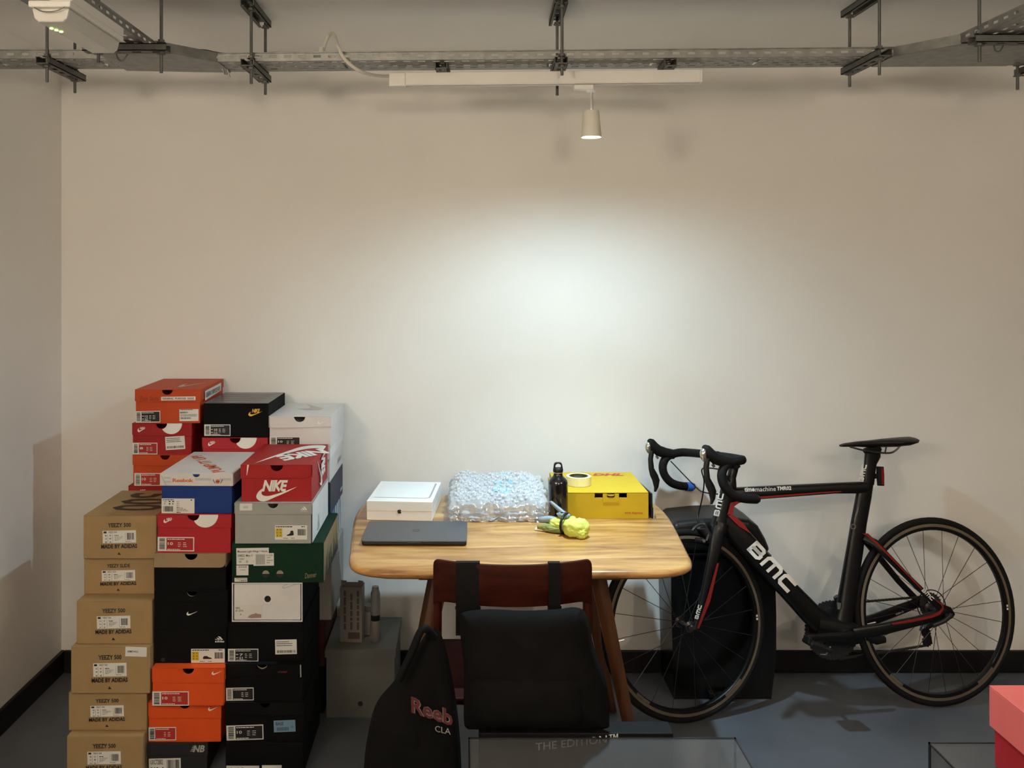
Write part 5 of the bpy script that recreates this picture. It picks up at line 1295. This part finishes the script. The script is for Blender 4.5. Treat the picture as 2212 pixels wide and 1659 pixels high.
MB().tube([c1_ + Vector((0, -.062, 0)), c1_ + Vector((0, .062, 0))], .007, 10).build('front_axle', M_gun, bike)
tubep('quick_release', [(2056, 1328, 5, .006, -.085), (2040, 1342, 4, .005, -.090), (2016, 1352, 4, .004, -.088)], M_gun)
tubep('rear_brake', [(1868, 1374, 8, .02, 0), (1890, 1380, 11, .025, 0), (1908, 1380, 7, .02, 0)], M_black)
# ---------------------------------------------------------------- bin, bags and boxes in the shadow
M_bin = mat('glossy_black_plastic', (.004, .0042, .0045), rough=.25, var=.1, vscale=4, spec=.3)
M_bind = mat('satin_black_plastic', (.007, .0073, .0077), rough=.4, spec=.35)
BY = 3.44; kk = BY / F
prof = [(1450, 1548), (1450, 1300), (1449, 1180), (1448, 1150), (1451, 1136), (1464, 1128), (1520, 1122), (1590, 1120), (1620, 1124), (1640, 1138), (1656, 1166), (1667, 1205), (1675, 1260), (1677, 1330), (1677, 1420), (1672, 1548)]
t = thing('pedal_bin', 'tall black rubbish bin with curved lid behind the bicycle', 'rubbish bin', ((1563 - CX) * kk, BY + .11, 0))
def bq(px, py): return ((px - 1563) * kk, max(.0, CH - (py - HY) * kk))
pp = [bq(x, y) for x, y in prof]; pp[0] = (pp[0][0] + .01, .0); pp[-1] = (pp[-1][0] - .01, .0)
zc = bq(0, 1196)[1]
body = [p for p in pp if p[1] <= zc + .001]
iL = [i for i, p in enumerate(pp) if p[1] > zc]
bodyp = [(-.205, zc - .004)] if False else None
left_x = bq(1449.5, 1190)[0]; right_x = bq(1666, 1190)[0]
bp_ = pp[:3] + [(left_x, zc - .004), (right_x, zc - .004)] + pp[12:]
MB().prism(bp_, lambda u, v, w: (u, w, v), -.11, .11).build('bin_body', M_bin, t, bevel=.018, bseg=4)
lp = [(left_x - .002, zc)] + [p for p in pp[3:11]] + [(right_x + .004, zc)]
MB().prism(lp, lambda u, v, w: (u, w, v), -.114, .112).build('bin_lid', M_bind, t, bevel=.03, bseg=5)
MB().prism([(left_x + .01, zc - .006), (right_x - .02, zc - .006), (right_x - .02, zc + .002), (left_x + .01, zc + .002)], lambda u, v, w: (u, w, v), -.118, -.108).build('lid_lip', M_bin, t, bevel=.002)
MB().box(-.06, .06, -.135, -.108, .015, .035).build('pedal', M_black, t, bevel=.004)

# pale lidded box with a carton and a spray bottle on it
LY = 3.296; kl = LY / F
t = thing('storage_box', 'grey lidded storage box on the floor under the table', 'storage box', ((778.5 - CX) * kl, LY + .15, 0))
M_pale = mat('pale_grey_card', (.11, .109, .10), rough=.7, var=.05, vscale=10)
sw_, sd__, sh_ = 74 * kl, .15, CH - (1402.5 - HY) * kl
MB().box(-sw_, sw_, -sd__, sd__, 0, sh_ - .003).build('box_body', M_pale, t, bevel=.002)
zl_ = CH - (1419.5 - HY) * kl
frame = MB().box(-sw_ - .004, sw_ + .004, -sd__ - .004, sd__ + .004, sh_ - .0025, sh_)
for s_ in (-1, 1):
    X = sorted((s_ * (sw_ + .004), s_ * (sw_ + .0015))); frame.box(X[0], X[1], -sd__ - .004, sd__ + .004, zl_, sh_ - .0025)
    Yq = sorted((s_ * (sd__ + .004), s_ * (sd__ + .0015))); frame.box(-sw_ - .0015, sw_ + .0015, Yq[0], Yq[1], zl_, sh_ - .0025)
frame.build('box_lid', M_pale, t)
MB().lathe([(.009, -.001), (.009, .0005)], 16, ((778.5 - 778.5 + .0) * 0, -sd__ - .0006, CH - (1520 - HY) * kl), axis='y').build('finger_hole', M_ink, t)
cyY = LY + .06; kc = cyY / F; zb0 = sh_ + .0008
t = thing('medicine_carton', 'tall white carton with pink sideways print and open flaps', 'carton', ((759 - CX) * kc, cyY + .03, zb0), R(-3))
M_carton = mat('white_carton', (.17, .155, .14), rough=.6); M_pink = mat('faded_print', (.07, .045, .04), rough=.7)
cw_, chh = 24 * kc, (1365 - 1247) * kc
b = MB().box(-cw_, cw_, -.03, -.028, 0, chh).box(-cw_, cw_, .028, .03, 0, chh).box(-cw_, -cw_ + .002, -.028, .028, 0, chh).box(cw_ - .002, cw_, -.028, .028, 0, chh).box(-cw_, cw_, -.028, .028, 0, .002)
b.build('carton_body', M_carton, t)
for x0, x1 in ((-cw_, -cw_ + .020), (cw_ - .018, cw_)): MB().prism([(x0, chh), (x1, chh), (x1, chh + .016), (x0, chh + .018)], lambda u, v, w: (u, w, v), -.004, -.0025).build('carton_flap', M_carton, t)
lb = MB(); rnd = random.Random(5)
for c_ in range(3):
    z = .045
    while z < chh - .02:
        l = rnd.uniform(.01, .03); x = -cw_ + .014 + c_ * .024
        lb.flat([(x, z), (x + .008, z), (x + .008, min(z + l, chh - .012)), (x, min(z + l, chh - .012))], lambda u, v: (u, -.0306, v)); z += l + .005
lb.flat([(-cw_ + .03, .012), (cw_ - .008, .012), (cw_ - .008, .036), (-cw_ + .03, .036)], lambda u, v: (u, -.0306, v))
lb.build('carton_print', M_pink, t)
sy = LY + .075; ks = sy / F
t = thing('spray_bottle', 'small white spray bottle with clear cap on the storage box', 'spray bottle', ((811 - CX) * ks, sy, zb0))
r_ = 11 * ks
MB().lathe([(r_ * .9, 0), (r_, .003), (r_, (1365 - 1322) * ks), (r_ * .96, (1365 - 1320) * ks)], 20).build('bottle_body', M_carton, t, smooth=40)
MB().lathe([(r_ * .9, (1365 - 1320) * ks), (r_ * .9, (1365 - 1308) * ks)], 20).build('collar', M_black, t, smooth=40)
MB().lathe([(r_ * .95, (1365 - 1308) * ks), (r_ * .93, (1365 - 1262) * ks), (r_ * .72, (1365 - 1256) * ks), (r_ * .65, (1365 - 1248) * ks)], 20).build('cap', mat('milky_cap', (.18, .18, .185), rough=.3), t, smooth=40)
t = thing('jar', 'small clear plastic jar behind the spray bottle', 'jar', ((793 - CX) * ks, sy + .07, zb0))
MB().lathe([(.022, 0), (.024, .003), (.024, .075), (.018, .085)], 20).build('jar_body', mat('frosted_plastic', (.30, .30, .30), rough=.4, alpha=.7), t, smooth=40)
MB().lathe([(.020, .085), (.020, .105)], 20).build('jar_lid', M_carton, t, smooth=40)

# black backpack hung over the chair back by its straps
M_bag = mat('black_nylon', (.0035, .0035, .0038), rough=.85, spec=.12, var=.25, vscale=18, bump=.35, bscale=30)
M_bag2 = mat('black_webbing', (.004, .004, .0045), rough=.7, spec=.12, bump=.3, bscale=120)
def pillow(poly, thick, rings_=7, seed=1, amp=.10):
    n = len(poly); cx = sum(p[0] for p in poly) / n; cz = sum(p[1] for p in poly) / n
    pts = [tuple(p)[:2] for p in catmull([(x, z, 0) for x, z in poly], 4, closed=True)]
    rr = []
    fr = [(.12, 1.0), (.45, .94), (.72, .78), (.9, .5), (1.0, .0)]
    seq = [(f, -d) for f, d in fr] + [(f, d) for f, d in reversed(fr[:-1])]
    for f, d in seq:
        ring = []
        for x, z in pts:
            nz = noise.noise((x * 6 + seed, z * 6, d * 2 + seed))
            ring.append((cx + (x - cx) * f, thick * d * (1 + amp * 2 * nz), cz + (z - cz) * f))
        rr.append(ring)
    return MB().rings(rr)
bpY = 2.345; kp = bpY / F
t = thing('backpack', 'black backpack hanging from the chair back by two straps', 'backpack', ((1128 - CX) * kp, bpY, 0))
def bg(px, py): return ((px - 1128) * kp, CH - (py - HY) * kp)
MB().v
bod = pillow([bg(x, y) for x, y in ((992, 1345), (1002, 1322), (1060, 1316), (1130, 1319), (1200, 1316), (1245, 1312), (1268, 1330), (1284, 1400), (1306, 1460), (1314, 1515), (1316, 1558), (1308, 1574), (1240, 1576), (1128, 1576), (1030, 1576), (1008, 1573), (1002, 1556), (1002, 1500), (1002, 1440))], .052, seed=2).build('bag_body', M_bag, t, smooth=70)
pillow([bg(x, y) for x, y in ((1030, 1450), (1128, 1440), (1245, 1450), (1262, 1500), (1250, 1550), (1128, 1556), (1030, 1550), (1016, 1500))], .034, seed=5).xf(Matrix.Translation((0, -.032, 0))).build('front_pocket', M_bag, t, smooth=70)
for x0, x1 in ((985, 1036), (1181, 1206)):
    pts = [bg(x, 0)[0] for x in (x0, x1)]; up = []
    k2 = CHY / F; xa, xb = (x0 - CX) * k2 - (1128 - CX) * kp, (x1 - CX) * k2 - (1128 - CX) * kp
    u_ = ((x0 + x1) / 2 - 1107) / 171.0; yc = CHY - .055 * (1 - u_ * u_) - bpY
    path = [(.04, bg(0, 1335)[1] - .06), (.035, bg(0, 1320)[1]), (yc - .016, zb_ - .004), (yc - .0135, zb_ + .03), (yc - .013, zt - .01), (yc - .006, zt + .0035), (yc + .006, zt + .0035), (yc + .015, zt - .01), (yc + .016, zb_ + .01), (yc + .010, zb_ - .03)]
    rr = []
    for y, z in path:
        rr.append([(xa, y, z), (xb, y, z), (xb, y - .0022 if y < yc else y + .0022, z + .0006), (xa, y - .0022 if y < yc else y + .0022, z + .0006)])
    MB().rings(rr).build('strap', M_bag2, t, smooth=50)
    MB().box(xa - .002, xb + .002, yc - .021, yc - .016, zb_ - .006, zb_ + .0).build('strap_buckle', M_gun, t)
# duffel with outlined lettering
DY = 2.345; kd = DY / F
t = thing('sports_bag', 'black sports bag with red outlined lettering leaning beside the chair', 'sports bag', ((905 - CX) * kd, DY, 0))
def dg(px, py): return ((px - 905) * kd, CH - (py - HY) * kd)
db = pillow([dg(x, y) for x, y in ((930, 1360), (905, 1392), (880, 1428), (852, 1470), (815, 1515), (798, 1570), (786, 1660), (790, 1800), (830, 1890), (920, 1900), (985, 1880), (996, 1720), (994, 1600), (980, 1480), (955, 1375))], .036, seed=9).build('bag_body', M_bag, t, smooth=70)
def onbag(txt, tl, tr, bl, m, bold, off):
    vs, fs = glyphs(txt, 0, bold)
    return MB().add([(*(lambda q: (q[0], -.04 - off, q[1]))(dg(bl[0] + (tr[0] - tl[0]) * a + (tl[0] - bl[0]) * b, bl[1] + (tr[1] - tl[1]) * a + (tl[1] - bl[1]) * b)),) for a, b in vs], fs)
M_rdp = mat('dull_red_print', (.085, .010, .012), rough=.6); M_gyp = mat('grey_print', (.17, .16, .16), rough=.6)
onbag('Reeb', (890, 1484), (978, 1514), (891, 1518), None, .045, .012).build('lettering_outline', M_gyp, t)
onbag('Reeb', (890, 1484), (978, 1514), (891, 1518), None, .02, .0125).build('lettering', M_rdp, t)
onbag('CLA', (941, 1545), (974, 1552), (941, 1558), None, .0, .012).build('lettering', mat('pale_print', (.30, .29, .28), rough=.6), t)
MB().tube(catmull([(dg(940, 1370)[0], -.02, dg(0, 1370)[1]), (dg(915, 1330)[0], -.04, dg(0, 1345)[1]), (dg(890, 1360)[0], -.05, dg(0, 1395)[1]), (dg(865, 1430)[0], -.05, dg(0, 1450)[1])], 6), .010, 8).build('carry_handle', M_bag2, t, smooth=60)

# black carton with pale lettering, smoky acrylic boxes, pink box
EY = 2.333; ke = EY / F
t = thing('black_carton', 'black carton with thin pale lettering behind the smoky case', 'carton', ((1245 - CX) * ke, EY + .032, 0))
eh = .4285
MB().box(-.245, .245, -.031, .031, 0, eh).build('carton_body', mat('black_card', (.004, .004, .0045), rough=.6, spec=.2), t, bevel=.002)
def et(px, py): return ((px - 1245) * ke, -.0316, CH - (py - HY) * ke)
put_text('lettering', 'THE EDITION™', lambda a_, c_: et(1157 + 178 * a_, 1622 - 17 * c_ - 20 * a_), mat('silver_print', (.75, .75, .75), rough=.4), t, 0, 0)
M_smoke = mat('smoky_acrylic', (.15, .154, .163), rough=.12, alpha=.26, spec=.6)
M_smoke2 = mat('smoky_acrylic_edge', (.02, .02, .021), rough=.2)
def case(label, x0, x1, y0, y1, zt_, z0=0.0):
    t = thing('display_case', label, 'storage case', ((x0 + x1) / 2, (y0 + y1) / 2, z0)); w, d, h = (x1 - x0) / 2, (y1 - y0) / 2, zt_ - z0
    MB().box(-w, w, -d, d, h - .004, h).build('lid', M_smoke, t, bevel=.001)
    for nm, bx in (('side_panel', (-w, -w + .004, -d, d)), ('side_panel', (w - .004, w, -d, d)), ('front_panel', (-w + .004, w - .004, -d, -d + .004)), ('back_panel', (-w + .004, w - .004, d - .004, d))):
        MB().box(*bx, 0.004, h - .0042).build(nm, M_smoke, t)
    MB().box(-w, w, -d, d, 0, .004).build('base', M_smoke2, t)
    e = .0035
    for sx in (-1, 1):
        MB().box(*(sorted((sx * w, sx * (w + e)))), d - .004, d + e, 0, h + .001).build('edge_trim', M_smoke2, t)
        MB().box(*(sorted((sx * w, sx * (w + e)))), -d, d + e, h - .003, h + .001).build('edge_trim', M_smoke2, t)
    MB().box(-w, w, d, d + e, h - .003, h + .001).build('edge_trim', M_smoke2, t)
    return t
case('large smoky grey plastic case at the bottom edge', .017, .682, 1.98, 2.325, .42)
case('smoky grey plastic case under the pink box', 1.133, 1.55, 1.90, 2.244, .45)
t = thing('pink_box', 'pink lidded box with a red circle on its lid at the right edge', 'box', (1.222 + .20, 1.97, .4512))
M_pk = mat('pink_card', (.80, .17, .165), rough=.5, var=.03); M_pkr = mat('red_card', (.40, .015, .025), rough=.5); M_pkc = mat('bright_red_ink', (.72, .035, .030), rough=.5)
MB().box(-.192, .192, -.172, .172, 0, .176).build('box_body', M_pkr, t, bevel=.002)
lid = MB().box(-.2, .2, -.18, .18, .178, .1815); lid.box(-.2, -.197, -.18, .18, .088, .178).box(.197, .2, -.18, .18, .088, .178).box(-.197, .197, -.18, -.177, .088, .178).box(-.197, .197, .177, .18, .088, .178)
lid.build('box_lid', M_pk, t, bevel=.0015)
MB().flat(arc(-.075, .105, .05, 0, 345, 23), lambda u, v: (u, v, .1820)).build('lid_circle', M_pkc, t)
put_text('lid_mark', 'C', lambda a_, c_: (-.09 + .03 * a_, .088 + .034 * c_, .1824), M_whiteink, t, 0, .03)
